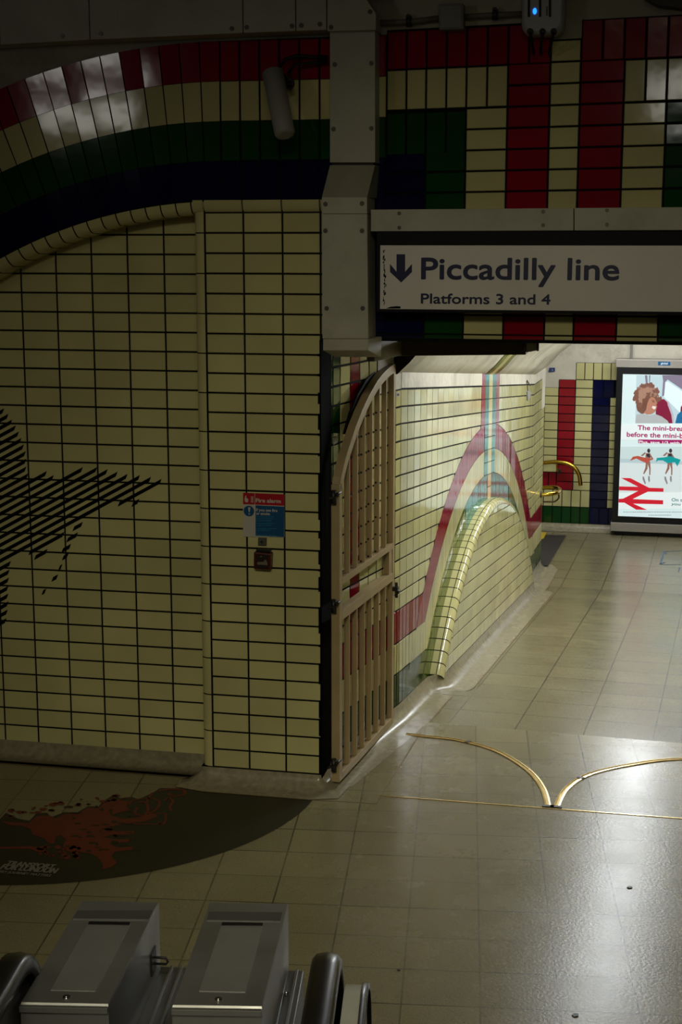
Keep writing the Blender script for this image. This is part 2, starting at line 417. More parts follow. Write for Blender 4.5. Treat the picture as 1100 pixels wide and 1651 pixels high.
# recessed panel inside the arch, with the striped bird glazed on
RO = -.185
P0 = Frame(F(0, 0, RO), eF, nF)
mb = MB()
mb.poly([P0(-3.6,0,-.004), P0(-.6,0,-.004), P0(-.6,3.2,-.004), P0(-3.6,3.2,-.004)], G_)
mb.box(P0, -3.6, -.6, 0, 3.2, -.1, -.006, G_)
cs = [-1.665+.199*k for k in range(-9, 5)] + [-.665]
for k in range(31):
    v0 = .066+.1002*k
    for a, b in zip(cs[:-1], cs[1:]):
        if math.hypot((a+b)/2-UC, v0+.05-VC) < 2.9: rtile(mb, P0, a, b, v0, v0+.1002, C_)
mural = [(-40,480),(-40,150),(0,190),(28,218),(50,250),(72,284),(90,320),(105,355),(118,392),(128,432),(133,475),(132,520),(148,556),(210,512),(228,522),(262,545),(290,560),(330,548),(415,510),(490,507),(562,522),(620,535),(672,550),(700,548),(762,556),(828,570),(872,574),(872,588),(835,600),(800,605),(798,618),(755,640),(745,660),(690,692),(630,706),(640,690),(600,690),(575,694),(500,738),(445,770),(398,792),(445,796),(415,822),(378,842),(420,855),(385,885),(350,905),(388,915),(370,945),(340,955),(374,965),(350,992),(310,1006),(330,1035),(285,1066),(300,1060),(278,1098),(235,1136),(258,1105),(218,1172),(194,1195),(208,1165),(262,1098),(288,1052),(318,1000),(330,940),(305,912),(345,880),(372,842),(385,800),(350,800),(318,870),(290,892),(258,892),(252,900),(238,950),(172,990),(178,970),(135,958),(160,935),(130,950),(100,972),(60,985),(45,1005),(42,1060),(38,1100),(38,1180),(34,1240),(32,1290),(10,1330),(-40,1370)]
mural = [(x*340/1100, 600+y*340/1100) for x, y in mural]
def inside(x, y, P):
    c = False; j = len(P)-1
    for i in range(len(P)):
        (xi, yi), (xj, yj) = P[i], P[j]
        if (yi > y) != (yj > y) and x < (xj-xi)*(y-yi)/(yj-yi)+xi: c = not c
        j = i
    return c
kk = -.545
y0 = 640.0
while y0 < 1120:
    run = None; x = -12.0
    while x < 280:
        ins = inside(x, y0+kk*x, mural)
        if ins and run is None: run = x
        if (not ins or x > 278) and run is not None:
            if x-run > 2:
                hh = 3.2; p = [(run-1, y0+kk*(run-1)+hh), (x-1, y0+kk*(x-1)+hh), (x+2, y0+kk*(x+2)-hh), (run+2, y0+kk*(run+2)-hh)]
                mb.poly([P0(*P0.px(*q), .0022) for q in p], B_)
            run = None
        x += 1.0
    y0 += 12.6
wall_alcove = mb.build('wall_alcove', TM, kind='structure')

# corridor left wall
AC, AV = 3.3, -2.28
mb = MB(); GW = 8; PLI = 9
TMW = TM + [GROUT_W, PLASTER_L]
def zone(s, r, v):
    if v > 2.01: return None
def arcv(R, s):
    q = R*R-(s-AC)**2
    return AV + math.sqrt(q) if q > 0 else -9
mb.poly([W(0,0,-.003), W(6,0,-.003), W(6,2.0,-.003), W(0,2.0,-.003)], G_)
NC = 32; cw = 6.0/NC
rows_ = [0, .2, .39, .59] + [.59+.1008*k for k in range(1, 14)]
def region_tiles(u0, u1, v0, v1, m):
    """tile clipped to lie outside the arch"""
    g = GAP*.8
    n = 5; xs = [u0+g + (u1-u0-2*g)*k/(n-1) for k in range(n)]
    if all(arcv(3.88, x) <= v0 for x in xs): rtile(mb, W, u0, u1, v0, v1, m, 0, .0008, g, .0025, .0007); return
    lo = [max(v0+g, arcv(3.88, x)+.002) for x in xs]
    hi = v1-g
    seg = []
    for x, l in zip(xs, lo):
        if l < hi: seg.append((x, l))
        elif seg: break
    if len(seg) < 2: return
    t = random.uniform(-.001, .001)
    i = len(mb.v)
    mb.poly([W(x, l, t) for x, l in seg] + [W(seg[-1][0], hi, t), W(seg[0][0], hi, -t)], m)
for c in range(NC):
    u0, u1 = c*cw, (c+1)*cw
    for v0, v1 in zip(rows_[:-1], rows_[1:]):
        if abs((u0+u1)/2-AC) < .46-cw/2 and v0 > .9:
            continue
        if v1 <= .6:
            m = GR_ if v0 < .1 else (C_ if v0 < .3 else R_)
            region_tiles(u0, (u0+u1)/2, v0, v1, m); region_tiles((u0+u1)/2, u1, v0, v1, m)
        else:
            a, b = u0, u1
            if v0 > .9:
                if a < AC-.45 < b: b = AC-.45
                if a < AC+.45 < b: a = AC+.45
                if AC-.45 < (a+b)/2 < AC+.45: continue
            region_tiles(a, b, v0, v1, C_)
# bands round the arch
nb = 150
for i in range(nb):
    s0, s1 = .1+6.2*i/nb, .1+6.2*(i+1)/nb
    if s0 < .45 or s1 > 6.15: continue
    sm = (s0+s1)/2; ds = abs(sm-AC)
    for Ra, Rb, m in ((3.28,3.48,3), (3.48,3.68,C_), (3.68,3.88,R_)):
        if ds < .27 and Ra > 3.3: continue
        if ds < .09: continue
        g = .0016
        la = [max(arcv(Ra, s), 0)+.002 for s in (s0+g, s1-g)]; lb = [arcv(Rb, s)-.002 for s in (s0+g, s1-g)]
        # lower courses run level into the arch
        floorv = {3.28: 0, 3.48: .2, 3.68: .39}[Ra]
        la = [max(x, floorv) for x in la]
        if lb[0] <= la[0] and lb[1] <= la[1]: continue
        lb = [max(a, b) for a, b in zip(la, lb)]
        mm = m if m != 3 else (T_ if la[0] > .82 else GL_)  # upper part of the green band gets the painted-in cool reflection
        t = random.uniform(-.00025, .00025); t2 = random.uniform(-.0003, .0003)
        mb.poly([W(s0+g, la[0], t2+t), W(s1-g, la[1], t2-t), W(s1-g, lb[1], t2-t), W(s0+g, lb[0], t2+t)], mm)
# fill the corners where arch bands meet the level courses
for i in range(nb):
    s0, s1 = .1+6.2*i/nb, .1+6.2*(i+1)/nb
    for (lo, hi, Rlim, m) in ((0, .2, 3.48, GR_), (.2, .39, 3.68, C_)):
        g = .0016; 
        for sgn in (0,):
            a = [max(lo, arcv(Rlim, s)) for s in (s0+g, s1-g)]; b = [min(hi, arcv(3.88, s)) for s in (s0+g, s1-g)]
            if b[0] > a[0]+.001 or b[1] > a[1]+.001:
                b = [max(x, y) for x, y in zip(a, b)]
                mb.poly([W(s0+g, a[0]), W(s1-g, a[1]), W(s1-g, b[1]), W(s0+g, b[0])], m)
# centre stripe
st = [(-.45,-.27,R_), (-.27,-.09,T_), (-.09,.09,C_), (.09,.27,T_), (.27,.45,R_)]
for a, b, m in st:
    vv = 2.0
    while vv > .95:
        v0 = vv-.1008 if vv < 1.95 else 1.9
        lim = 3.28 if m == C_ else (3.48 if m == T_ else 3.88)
        xs = [AC+a+.001, AC+b-.001]
        lo = [max(v0+.003, arcv(lim, x)+.001) for x in xs]
        if min(lo) < vv-.003:
            lo = [min(l, vv-.003) for l in lo]
            t = random.uniform(-.0002, .0002)
            mb.poly([W(xs[0], lo[0], .002+t), W(xs[1], lo[1], .002-t), W(xs[1], vv-.002, .002-t), W(xs[0], vv-.002, .002+t)], m)
        vv = v0
    mb.box(W, AC+a, AC+b, 1.9, 2.0, -.01, .0, G_)
# protruding tympanum
OF = .09; RF = 3.23
mb2 = mb
def fv(s): return arcv(RF, s)
face = []
s_l, s_r = AC-math.sqrt(RF**2-AV**2), AC+math.sqrt(RF**2-AV**2)
N2 = 72
for i in range(N2):
    s0, s1 = s_l+(s_r-s_l)*i/N2, s_l+(s_r-s_l)*(i+1)/N2
    mb.poly([W(s0,0,OF-.003), W(s1,0,OF-.003), W(s1,max(fv(s1),0),OF-.003), W(s0,max(fv(s0),0),OF-.003)], G_)
rws = [.1*k for k in range(0, 11)]
for c in range(NC):
    u0, u1 = c*cw, (c+1)*cw
    for v0, v1 in zip(rws[:-1], rws[1:]):
        g = GAP*.8; n = 7
        xs = [max(min(x, s_r-.002), s_l+.002) for x in [u0+g + (u1-u0-2*g)*k/(n-1) for k in range(n)]]
        hi = [min(v1-g, fv(x)-.003) for x in xs]
        if all(h >= v1-g-1e-6 for h in hi): rtile(mb, W, u0, u1, v0, v1, C_, OF, .0008, g, .0025, .0006); continue
        seg = [(x, h) for x, h in zip(xs, hi) if h > v0+g+.002]
        if len(seg) < 2 or seg[-1][0]-seg[0][0] < .004: continue
        t = random.uniform(-.0008, .0008)
        mb.poly([W(seg[0][0], v0+g, OF), W(seg[-1][0], v0+g, OF)] + [W(x, h, OF+t) for x, h in reversed(seg)], C_)
bp = [(RF, OF), (RF+.014, OF-.002), (RF+.03, OF-.010), (RF+.042, OF-.024), (RF+.047, OF-.045)]
rv = [(RF+.0475, OF-.050), (RF+.05, .0)]
tot = 2*math.acos(-AV/3.28 if AV < 0 else 0); a_max = math.acos(2.28/3.28)
nseg = int(a_max*2*3.28/.1)
for i in range(nseg):
    a0, a1 = -a_max+2*a_max*i/nseg, -a_max+2*a_max*(i+1)/nseg
    for pf, sub in ((bp, 3), (rv, 3)):
        rowsg = []
        for k in range(sub+1):
            a = a0+.0013 + (a1-a0-.0026)*k/sub
            rowsg.append([W(AC+r*math.sin(a), AV+r*math.cos(a), o) for r, o in pf])
        mb.grid(rowsg, C_)
    mb.grid([[W(AC+(r-.003)*math.sin(a), AV+(r-.003)*math.cos(a), o-.002) for r, o in bp+rv] for a in (a0, (a0+a1)/2, a1)], G_)
# level stretch behind the gate: upright stripes then the same courses
gc = [WS.px(x, 700)[0] for x in (530, 537, 549, 565, 580, 595, 608, 619, 629, 638, 648)]
gc[0] = -.1; gc[-1] = LS
gm = [GR_, GR_, C_, R_, C_, C_, C_, C_, C_, C_]
mb.poly([WS(-.1,0,-.003), WS(LS,0,-.003), WS(LS,3.0,-.003), WS(-.1,3.0,-.003)], G_)
for (a, b), m in zip(zip(gc[:-1], gc[1:]), gm):
    for k in range(13+8):
        v0 = .59+.1008*k
        if k >= 13 and a > .5: break
        rtile(mb, WS, a, b, v0, v0+.1008, m, 0, .0012)
    h = (a+b)/2
    for p, q in ((a, h), (h, b)):
        rtile(mb, WS, p, q, 0, .2, GR_ if m != R_ or 1 else m); rtile(mb, WS, p, q, .2, .39, m if m == GR_ else C_); rtile(mb, WS, p, q, .39, .59, GR_ if m == GR_ else R_)
# level stretch after the ramp
mb.poly([WE(0,0,-.003), WE(.83,0,-.003), WE(.83,2.0,-.003), WE(0,2.0,-.003)], G_)
for a, b in ((0,.2), (.2,.4), (.4,.6), (.6,.83)):
    for k in range(13):
        if k >= 10 and a > .5: continue
        rtile(mb, WE, a, b, .59+.1008*k, .59+.1008*(k+1), C_, 0, .0012)
    h = (a+b)/2
    for p, q in ((a, h), (h, b)):
        rtile(mb, WE, p, q, 0, .2, GR_); rtile(mb, WE, p, q, .2, .39, C_); rtile(mb, WE, p, q, .39, .59, R_)
# rounded plaster corner and the return of the wall
mb.box(WE, .6, .835, 1.595, 2.4, -.1, .002, PLI)
cr = [WE(.83, 0, 0), WE(.86, 0, -.02), WE(.87, 0, -.05), WE(.87, 0, -4.5)]
mb.grid([[p + V((0,0,-.1)) for p in cr], [p + V((0,0,2.9)) for p in cr]], C_)
# plaster above the tiles and springing of the vault
mb.poly([WS(.62, 1.905, .002), WS(LS, 1.905, .002), WS(LS, 2.5, .002), WS(.62, 2.5, .002)], PLI)
for fr, a, b in ((W, 0, AC-.45), (W, AC+.45, 6.0), (WE, 0, .83)):
    mb.box(fr, a, b, 1.908, 2.0, -.02, .004, PLI)
wall_left = mb.build('wall_left', TMW, kind='structure')

# corridor ceiling vault
mb = MB()
VP = [(-.02,1.995), (.004,1.998), (.075,2.066), (.146,2.148), (.30,2.27), (.55,2.42), (.85,2.52), (1.2,2.56), (1.55,2.52), (1.85,2.42), (2.1,2.27), (2.254,2.148), (2.325,2.066), (2.40,1.998)]
def vrow(fr, s): return [fr(s, v, o) for o, v in VP]
tp = math.tan(math.radians(2.9))
rowF = [F(-.05+F.px(0,0)[0]*0 + (o*1.0), 0, -.32) for o, v in VP]
near = []
for o, v in VP:
    p = W(0, 0, o); q = F(0, 0, -.33)
    # run back along the corridor to the rear face of the lintel
    t = (q-p).dot(nF)/eW.dot(nF); c = p + eW*t; near.append(V((c.x, c.y, .095+v)))
flatz = lambda P: V((P.x, P.y, .095+2.62))
WN = Frame(W1, eW, nW)
st0 = vrow(WN, -.12)
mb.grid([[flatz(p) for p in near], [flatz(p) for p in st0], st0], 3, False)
mb.grid([st0, vrow(W, 0)] + [vrow(W, 6.0*k/8) for k in range(1, 9)] + [vrow(WE, .84)], 0)
for o_ in (0,):
    # coloured stripe carried over the vault
    for a, b, m in ((-.27,-.09,1), (-.09,.09,2), (.09,.27,1)):
        rr = []
        for s in (AC+a, AC+b):
            rr.append([W(s, v-.004, o+.003) for o, v in VP[1:-1]])
        mb.grid(rr, m)
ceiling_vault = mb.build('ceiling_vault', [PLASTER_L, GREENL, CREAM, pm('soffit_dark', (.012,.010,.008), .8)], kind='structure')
mb = MB()
mb.poly([rp(6.84, -5.5)+V((0,0,2.75)), rp(6.84, 5.5)+V((0,0,2.75)), rp(11, 5.5)+V((0,0,2.75)), rp(11, -5.5)+V((0,0,2.75))], 0)
crown = [WE(.84, v, o) for o, v in VP]
for a, b in zip(crown[:-1], crown[1:]):
    mb.poly([a, b, V((b.x, b.y, 2.3)), V((a.x, a.y, 2.3))], 0)
mb.build('ceiling_landing', PLASTER_L, kind='structure')

# corridor right wall (mirror side, plain)
mb = MB()
WR = Frame(W(0,0,2.4)-V((0,0,0)), eW, -nW, SL)
q = F(0,0,-.33); tN = (q-WR.O).dot(nF)/eW.dot(nF)
WRL = Frame(WR.O, eW, -nW)
mb.poly([WRL(tN,-.1,-.003), WRL(0,-.1,-.003), WRL(0,2.0,-.003), WRL(tN,2.0,-.003)], G_)
mb.poly([WR(0,-.1,-.003), WR(6.8,-.1,-.003), WR(6.8,2.0,-.003), WR(0,2.0,-.003)], G_)
for fr, a, b in ((WRL, tN, 0), (WR, 0, 6.0)):
    n = max(1, int((b-a)/.2))
    for c in range(n):
        u0, u1 = a+(b-a)*c/n, a+(b-a)*(c+1)/n
        for v0, v1 in zip(rows_[:-1], rows_[1:]):
            rtile(mb, fr, u0, u1, v0, v1, GR_ if v0 < .1 else (R_ if .38 < v0 < .5 else C_), 0, .0012)
mb.build('wall_right', TMW, kind='structure')

# far wall of the landing
mb = MB()
mb.box(X, -4.5, 5, ZL-.1, 2.4, -.2, -.012, 8)
mb.poly([X(-4,-.46,-.004), X(.275,-.46,-.004), X(.275,1.147,-.004), X(-4,1.147,-.004)], G_)
mb.poly([X(.08,1.1,-.004), X(4,1.1,-.004), X(4,1.243,-.004), X(.08,1.243,-.004)], G_)
mb.poly([X(.275,-.46,-.004), X(4,-.46,-.004), X(4,1.443,-.004), X(.275,1.443,-.004)], G_)
def xcol(u0, u1, v0, v1, m):
    n = round((v1-v0)/.1)
    for k in range(n): rtile(mb, X, u0, u1, v0+(v1-v0)*k/n, v0+(v1-v0)*(k+1)/n, m)
def xvert(u0, u1, n, v0, v1, m):
    for k in range(n): rtile(mb, X, u0+(u1-u0)*k/n, u0+(u1-u0)*(k+1)/n, v0, v1, m)
xcol(-.08, .08, .147, 1.147, C_); xcol(-.28, -.08, .147, 1.147, C_); xcol(-.48, -.28, .147, 1.147, C_)
xvert(-.48, .08, 6, -.06, .147, R_)
xcol(.08, .275, -.06, 1.243, R_)
xcol(.275, .475, -.06, 1.243, C_)
xcol(.475, .675, -.26, 1.043, N_); xvert(.475, .72, 2, 1.043, 1.243, N_); xvert(.475, .70, 2, -.46, -.26, N_)
xvert(.275, .775, 5, 1.243, 1.443, C_)
xcol(.675, .80, -.26, 1.043, C_); xvert(.70, .90, 2, -.46, -.26, N_)
xvert(-.5, .475, 9, -.26, -.06, C_); xvert(-.5, .475, 9, -.46, -.26, GR_)
xcol(.80, 1.0, -.26, 1.243, C_)
ORG = 9
for k in range(6): xcol(2.25+.2*k, 2.45+.2*k, -.46, 1.443, ORG)  # unseen orange tiles added to tint the reflections on the corridor wall
for k in range(6, 12): xcol(2.25+.2*k, 2.45+.2*k, -.46, 1.443, [C_, R_, C_, N_][k % 4])
wall_far = mb.build('wall_far', TM+[PLASTER_L, tilemat('ochre_reflection_tint', (.62,.30,.06))], kind='structure')

# hall shell behind and over the camera
mb = MB()
mb.poly([(-5,-4,5.5), (6,-4,5.5), (6,9,5.5), (-5,9,5.5)], 0)
mb.build('ceiling', pm('hall_ceiling_paint', (.45,.42,.33), .8, var=.1), kind='structure')

# coved skirting
def coving(name, path, off_dir, mats, z0s, hgt, dep, flat, skip=(0,0)):
    """path: points on the wall foot; off_dir: outward normals"""
    mb = MB(); rowsg = []; rj = []
    for P, n_, z in zip(path, off_dir, z0s):
        P = V(P); r = []
        for k in range(9):
            t = k/8*PI/2
            r.append(V((P.x, P.y, 0)) + n_*(dep*(1-math.cos(t))+.001) + V((0,0, z + .002 + hgt*(1-math.sin(t)))))
        r.append(V((P.x, P.y, 0)) + n_*flat + V((0,0,z+.002)))
        rowsg.append(r)
        rj.append([V((P.x, P.y, 0)) + n_*flat + V((0,0,z+.0025)), V((P.x, P.y, 0)) + n_*(flat+.006) + V((0,0,z+.0025))])
    mb.grid(rowsg, 0)
    for rw, n_ in ((rowsg[0], off_dir[0]), (rowsg[-1], off_dir[-1])):
        mb.poly(rw + [V((rw[0].x, rw[0].y, rw[-1].z-.001))], 0)
    mb.grid(rj[skip[0]:len(rj)-skip[1]], 1, False)
    return mb.build(name, [mats, JOINT], kind='structure')
path, nn, zs = [], [], []
for t in (-.16, LS*.5): path.append(WS(t,0)); nn.append(nS); zs.append(0)
for s in (0, .35, .72): path.append(W(s,0)); nn.append(nW); zs.append(SL*s)
for s, o in ((.86,.0), (.93,.03), (.98,.08), (1.06,OF)): path.append(W(s,0,o)); nn.append((nW - eW*(.25 if o < .05 else .0)).normalized()); zs.append(SL*s)
for k in range(1, 8): s = 1.06+(5.56-1.06)*k/7; path.append(W(s,0,OF)); nn.append(nW); zs.append(SL*s)
for s, o in ((5.64,.06), (5.72,.0)): path.append(W(s,0,o)); nn.append(nW); zs.append(SL*s)
path.append(W(6.0,0)); nn.append(nW); zs.append(SL*6)
path.append(WE(.8,0)); nn.append(nW); zs.append(SL*6)
path.append(WE(.87,0,-.03)); nn.append((nW+eW).normalized()); zs.append(SL*6)
path.append(WE(.87,0,-4)); nn.append(eW); zs.append(SL*6)
coving('trim_1', path, nn, COVING, zs, .095, .085, .185, (2,0))
a, b = F(-.655,0,0), F(.0,0,0)
c0 = P0(-3.3,0,0); c1 = P0(-.70,0,0)
coving('trim_2', [c0, c1, F(-.66,0,-.10), F(-.655,0,0), F(-.60,0,0), F(-.02,0,0), F(.0,0,-.0), F(.0,0,-.28)],
       [nF, nF, (nF-eF*.9).normalized(), (nF-eF*.8).normalized(), nF, nF, (nF+eF).normalized(), eF], COVING, [.0015]*8, .075, .10, .165, (0,2))
mb = MB(); _q = [fl(510,1290.5), fl(560,1293), fl(607,1296), fl(640,1243), fl(679,1180)]
for a_, b_ in zip(_q[:-1], _q[1:]):
    d_ = (b_-a_).normalized(); k_ = V((d_.y,-d_.x,0))*.003
    mb.hexa([a_-k_, b_-k_, b_+k_, a_+k_]+[p_+V((0,0,.0015)) for p_ in (a_-k_, b_-k_, b_+k_, a_+k_)])
mb.build('trim_5', JOINT, kind='structure')
coving('trim_3', [X(-4,0), X(5,0)], [nX, nX], COVING, [ZL]*2, ZL*-1-.46, .09, .16)

# ================================================================== LIGHTS
TUBE = emis('tube_glow', (.92,.96,1.0), TUBE_L)
TUBE_COOL = TUBE
HTUBE = emis('hall_tube_glow', (1.0,.97,.88), HALL_L)
def batten(fr, s, o, v, ln, label, group, mat, wd=.06, name='ceiling_light', drop=0):
    t = thing(name, label, 'light', fr(s, v, o), group)
    m = MB(); m.box(fr, s-ln/2, s+ln/2, v, v+.05, o-.05, o+.05); m.build('housing', GREYP, t)
    m = MB(); 
    m.grid([[fr(s+e_*ln/2*.97, v-.002-wd*.55*math.sin(k*PI/8), o-wd*math.cos(k*PI/8)) for k in range(9)] for e_ in (-1, 1)], 0, True, False, True)
    m.build('tube', mat, t)
    return t
for s, lb in ((1.25,'batten light on the corridor vault nearest the gate, hidden from view by the lintel'), (3.15,'second batten light along the crown of the corridor vault'), (5.05,'batten light on the corridor vault nearest the landing')):
    batten(W if s > 0 else Frame(W1, eW, nW), s, 1.15, 2.44, 1.3, lb, 'batten lights along the corridor vault', TUBE)
LN = Frame(W1 + eW*7.6 + V((0,0,SL*6)), eX, nX)
batten(LN, 1.0, .0, 2.60, 1.5, 'batten light hanging over the landing before the far wall', None, TUBE)
# hall lamp that the right end of the red course mirrors
_P = F(*F.px(1100,150)); _d = (_P-CAM).normalized(); _r = _d - nF*2*_d.dot(nF); LAMP2 = _P + _r*6.0
# hall lamps: over the escalators, behind the camera
t = thing('ceiling_light', 'square light panel under the hall ceiling, up to the left behind the viewer', 'light', (-4.2, 3.4, 4.4))
lf = Frame((-4.2, 3.2, 4.05), (0,1,0), (1,0,0))
m = MB(); m.box(lf, -.48, .48, -.34, .34, -.06, 0); m.build('housing', GREYP, t)
m = MB(); m.poly([lf(-.4,-.28,.002), lf(.4,-.28,.002), lf(.4,-.10,.002), lf(-.4,-.10,.002)]); m.build('diffuser', HTUBE, t)
m = MB(); m.poly([lf(-.4,.10,.002), lf(.4,.10,.002), lf(.4,.28,.002), lf(-.4,.28,.002)]); m.build('diffuser', HTUBE, t)
t = thing('ceiling_light', 'long light panel under the hall ceiling, above and behind the viewer', 'light', (.6, 1.4, 4.4))
lf = Frame(LAMP2, (1,0,0), (0,1,0))
m = MB(); m.box(lf, -.3, .3, -.22, .22, -.06, 0); m.build('housing', GREYP, t)
m = MB(); m.poly([lf(-.2,-.12,.002), lf(.2,-.12,.002), lf(.2,.12,.002), lf(-.2,.12,.002)]); m.build('diffuser', HTUBE, t)
ld = bpy.data.lights.new('hall_fill_light', 'AREA'); ld.shape = 'RECTANGLE'; ld.size = 2.4; ld.size_y = .8; ld.energy = HALL_FILL; ld.color = (1, .93, .66)  # fill light without a fitting, added to brighten the lower walls
lo = bpy.data.objects.new('hall_fill_light', ld); COL.objects.link(lo); lo.location = (-.3, -1.2, 5.3); ld.spread = math.radians(48)
lo.rotation_euler = (V((.5, 7.4, -.2))-lo.location).to_track_quat('-Z', 'Y').to_euler()

# ================================================================== GATE
G1 = onp(551, 1258, V((0,0,.03)), V((0,0,1))); G2 = onp(635, 1165, V((0,0,.03)), V((0,0,1)))
dg = G2-G1; LG = dg.length; eG = dg/LG; nG = V((eG.y, -eG.x, 0))
G = Frame((G1.x, G1.y, 0), eG, nG)
gate = thing('gate', 'cream painted barred steel gate leaf with a curved top, folded open against the tiles', 'gate', (G1.x, G1.y, 0))
TH = .045
curve = [(-.03,1.60), (-.02,1.636), (.013,1.682), (.086,1.762), (.17,1.828), (.254,1.894), (.358,1.96), (.482,2.025), (.628,2.086), (.741,2.119), (.876,2.145), (.985,2.158)]
def ctop(u):
    for (a, b), (c, d) in zip(curve[:-1], curve[1:]):
        if a <= u <= c: return b+(d-b)*(u-a)/(c-a)
    return curve[-1][1] if u > 0 else curve[0][1]
curve_s = [(u, ctop(u)) for u in [-.03+1.015*k/40 for k in range(41)]]
m = MB(); m.box(G, -.035, .012, .03, 1.62, -TH, 0); m.build('stile', GATEM, gate, bevel=.002)
m = MB(); m.box(G, .962, 1.0, .03, 2.15, -TH, 0); m.build('stile', GATEM, gate, bevel=.002)
m = MB()
rr = []
for i, (u, v) in enumerate(curve_s):
    a = curve_s[max(i-1,0)]; b = curve_s[min(i+1,40)]; t = V((b[0]-a[0], b[1]-a[1], 0)).normalized(); nx, ny = t.y, -t.x
    wd = .05
    rr.append([G(u, v, 0), G(u+nx*wd, v+ny*wd, 0), G(u+nx*wd, v+ny*wd, -TH), G(u, v, -TH)])
m.grid(rr, 0, False, True, True); m.build('top_rail', GATEM, gate, bevel=.0015)
for v0, v1 in ((1.090,1.125), (.900,.950), (.03,.072)):
    m = MB(); m.box(G, .012, .962, v0, v1, -TH, 0); m.build('rail', GATEM, gate, bevel=.0015)
m = MB(); m.box(G, .90, .962, .95, 1.09, -TH, -.004); m.build('lock_box', GATEM, gate, bevel=.0015)
bars = [.147, .283, .418, .553, .692, .828]
for k, u in enumerate(bars):
    m = MB()
    top = ctop(u)-.045
    m.box(G, u-.006, u+.006, 1.125, top, -.032, -.003)
    m.box(G, u-.006, u+.006, .072, .900, -.032, -.003)
    br = m.build('bar', GATEM, gate)
    if k in (2, 3, 4):
        for j in range(9):
            vv = 1.91-.0975*j - (k-2)*.0
            if vv > top-.03: continue
            m = MB(); m.disc(G(u-.006, vv, -.022)-eG*.0, -eG, .006, .004, 8); m.build('stud', IRON, br)
for vv in (1.56, .99, .13):
    m = MB(); m.tube([G(-.055, vv-.035, -.025), G(-.055, vv+.035, -.025)], .014, 10); m.tube([G(-.055, vv, -.025), G(-.10, vv, -.04)], .008, 8); m.tube([G(-.02, vv+.02, .0), G(-.075, vv+.012, -.01)], .008, 8)
    m.build('hinge', IRON, gate)
m = MB(); m.box(G, .962, .99, .84, .865, -.01, .03); m.tube([G(.975,.80,.02), G(.975,.89,.02)], .009, 8); m.tube([G(.955,.835,.028), G(.995,.835,.028)], .012, 8)
m.build('latch', IRON, gate)

# black band put in for the arch's dark recess behind the gate head
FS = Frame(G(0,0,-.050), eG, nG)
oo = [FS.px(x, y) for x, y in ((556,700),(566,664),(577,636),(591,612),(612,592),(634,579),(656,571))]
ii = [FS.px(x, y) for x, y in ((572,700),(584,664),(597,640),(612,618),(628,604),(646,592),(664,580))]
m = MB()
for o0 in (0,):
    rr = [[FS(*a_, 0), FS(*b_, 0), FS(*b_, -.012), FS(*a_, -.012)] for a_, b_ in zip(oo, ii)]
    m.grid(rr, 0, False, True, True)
tag(m.build('arch_plate', pm('arch_plate_black', (.006,.005,.004), .6, spec=.2)), 'black curved band standing in for the dark arch recess behind the open gate head', 'metal plate')

# gate tracks set in the floor
def track(name, pts, label):
    pts = [V(p) for p in pts]; dense = []
    n = len(pts)
    for i in range(n-1):          # Catmull-Rom
        p0, p1, p2, p3 = pts[max(i-1,0)], pts[i], pts[i+1], pts[min(i+2,n-1)]
        for k in range(8):
            t = k/8; dense.append(.5*((2*p1)+(-p0+p2)*t+(2*p0-5*p1+4*p2-p3)*t*t+(-p0+3*p1-3*p2+p3)*t**3))
    dense.append(pts[-1])
    th_ = thing('gate_track', label, 'floor track', (dense[0].x, dense[0].y, 0), 'brass gate tracks set into the floor')
    m = MB(); rr = []; rg = []
    for i, p in enumerate(dense):
        t = (dense[min(i+1,len(dense)-1)]-dense[max(i-1,0)]).normalized(); q = V((t.y,-t.x,0)); hw = .016
        z = lambda P: V((0,0, (SL*max((P-W1).dot(eW), 0))+.001))
        pr_ = [(-hw,0), (-hw,.004), (-.007,.005), (-.005,.002), (.005,.002), (.007,.005), (hw,.004), (hw,0)]
        rr.append([V((p.x,p.y,0))+q*a+V((0,0,b))+z(p) for a, b in pr_])
    m.grid(rr, 0, False); m.build('rail', BRASST, th_)
    e = dense[-1] if dense[-1].y < dense[0].y else dense[0]
    m = MB(); fr = Frame((e.x, e.y, 0), eF, nF); m.box(fr, -.03, .03, .001, .008, -.012, .012); m.build('stop_plate', IRON, th_)
    mid = dense[len(dense)//2 - 6]; t = (dense[len(dense)//2-5]-mid).normalized()
    m = MB(); fr = Frame((mid.x, mid.y, SL*max((mid-W1).dot(eW),0)), t, V((t.y,-t.x,0))); m.box(fr, -.012, .012, .005, .0075, -.018, .018); m.build('joint_plate', IRON, th_)
track('a', [fl(655,1184), fl(690,1188), fl(740,1194), fl(800,1211), fl(850,1241), fl(875,1271), fl(884,1301)], 'curved brass gate track in the floor sweeping from the open gate leaf')
tp2 = [fl(897,1302), fl(913,1273), fl(948,1250), fl(1014,1234), fl(1100,1224)]
tp2.append(tp2[-1]+V((.45,-.04,0)))
track('b', tp2, 'curved brass gate track in the floor cut off by the right picture edge')
m = MB()
a, b = fl(612,1283), fl(1100,1320); dd = (b-a).normalized(); b = b+dd*.8; q = V((dd.y,-dd.x,0))
m.hexa([a-q*.004+V((0,0,.001)), b-q*.004+V((0,0,.001)), b+q*.004+V((0,0,.001)), a+q*.004+V((0,0,.001)), a-q*.004+V((0,0,.003)), b-q*.004+V((0,0,.003)), b+q*.004+V((0,0,.003)), a+q*.004+V((0,0,.003))])
m.build('trim_4', BRASST, kind='structure')

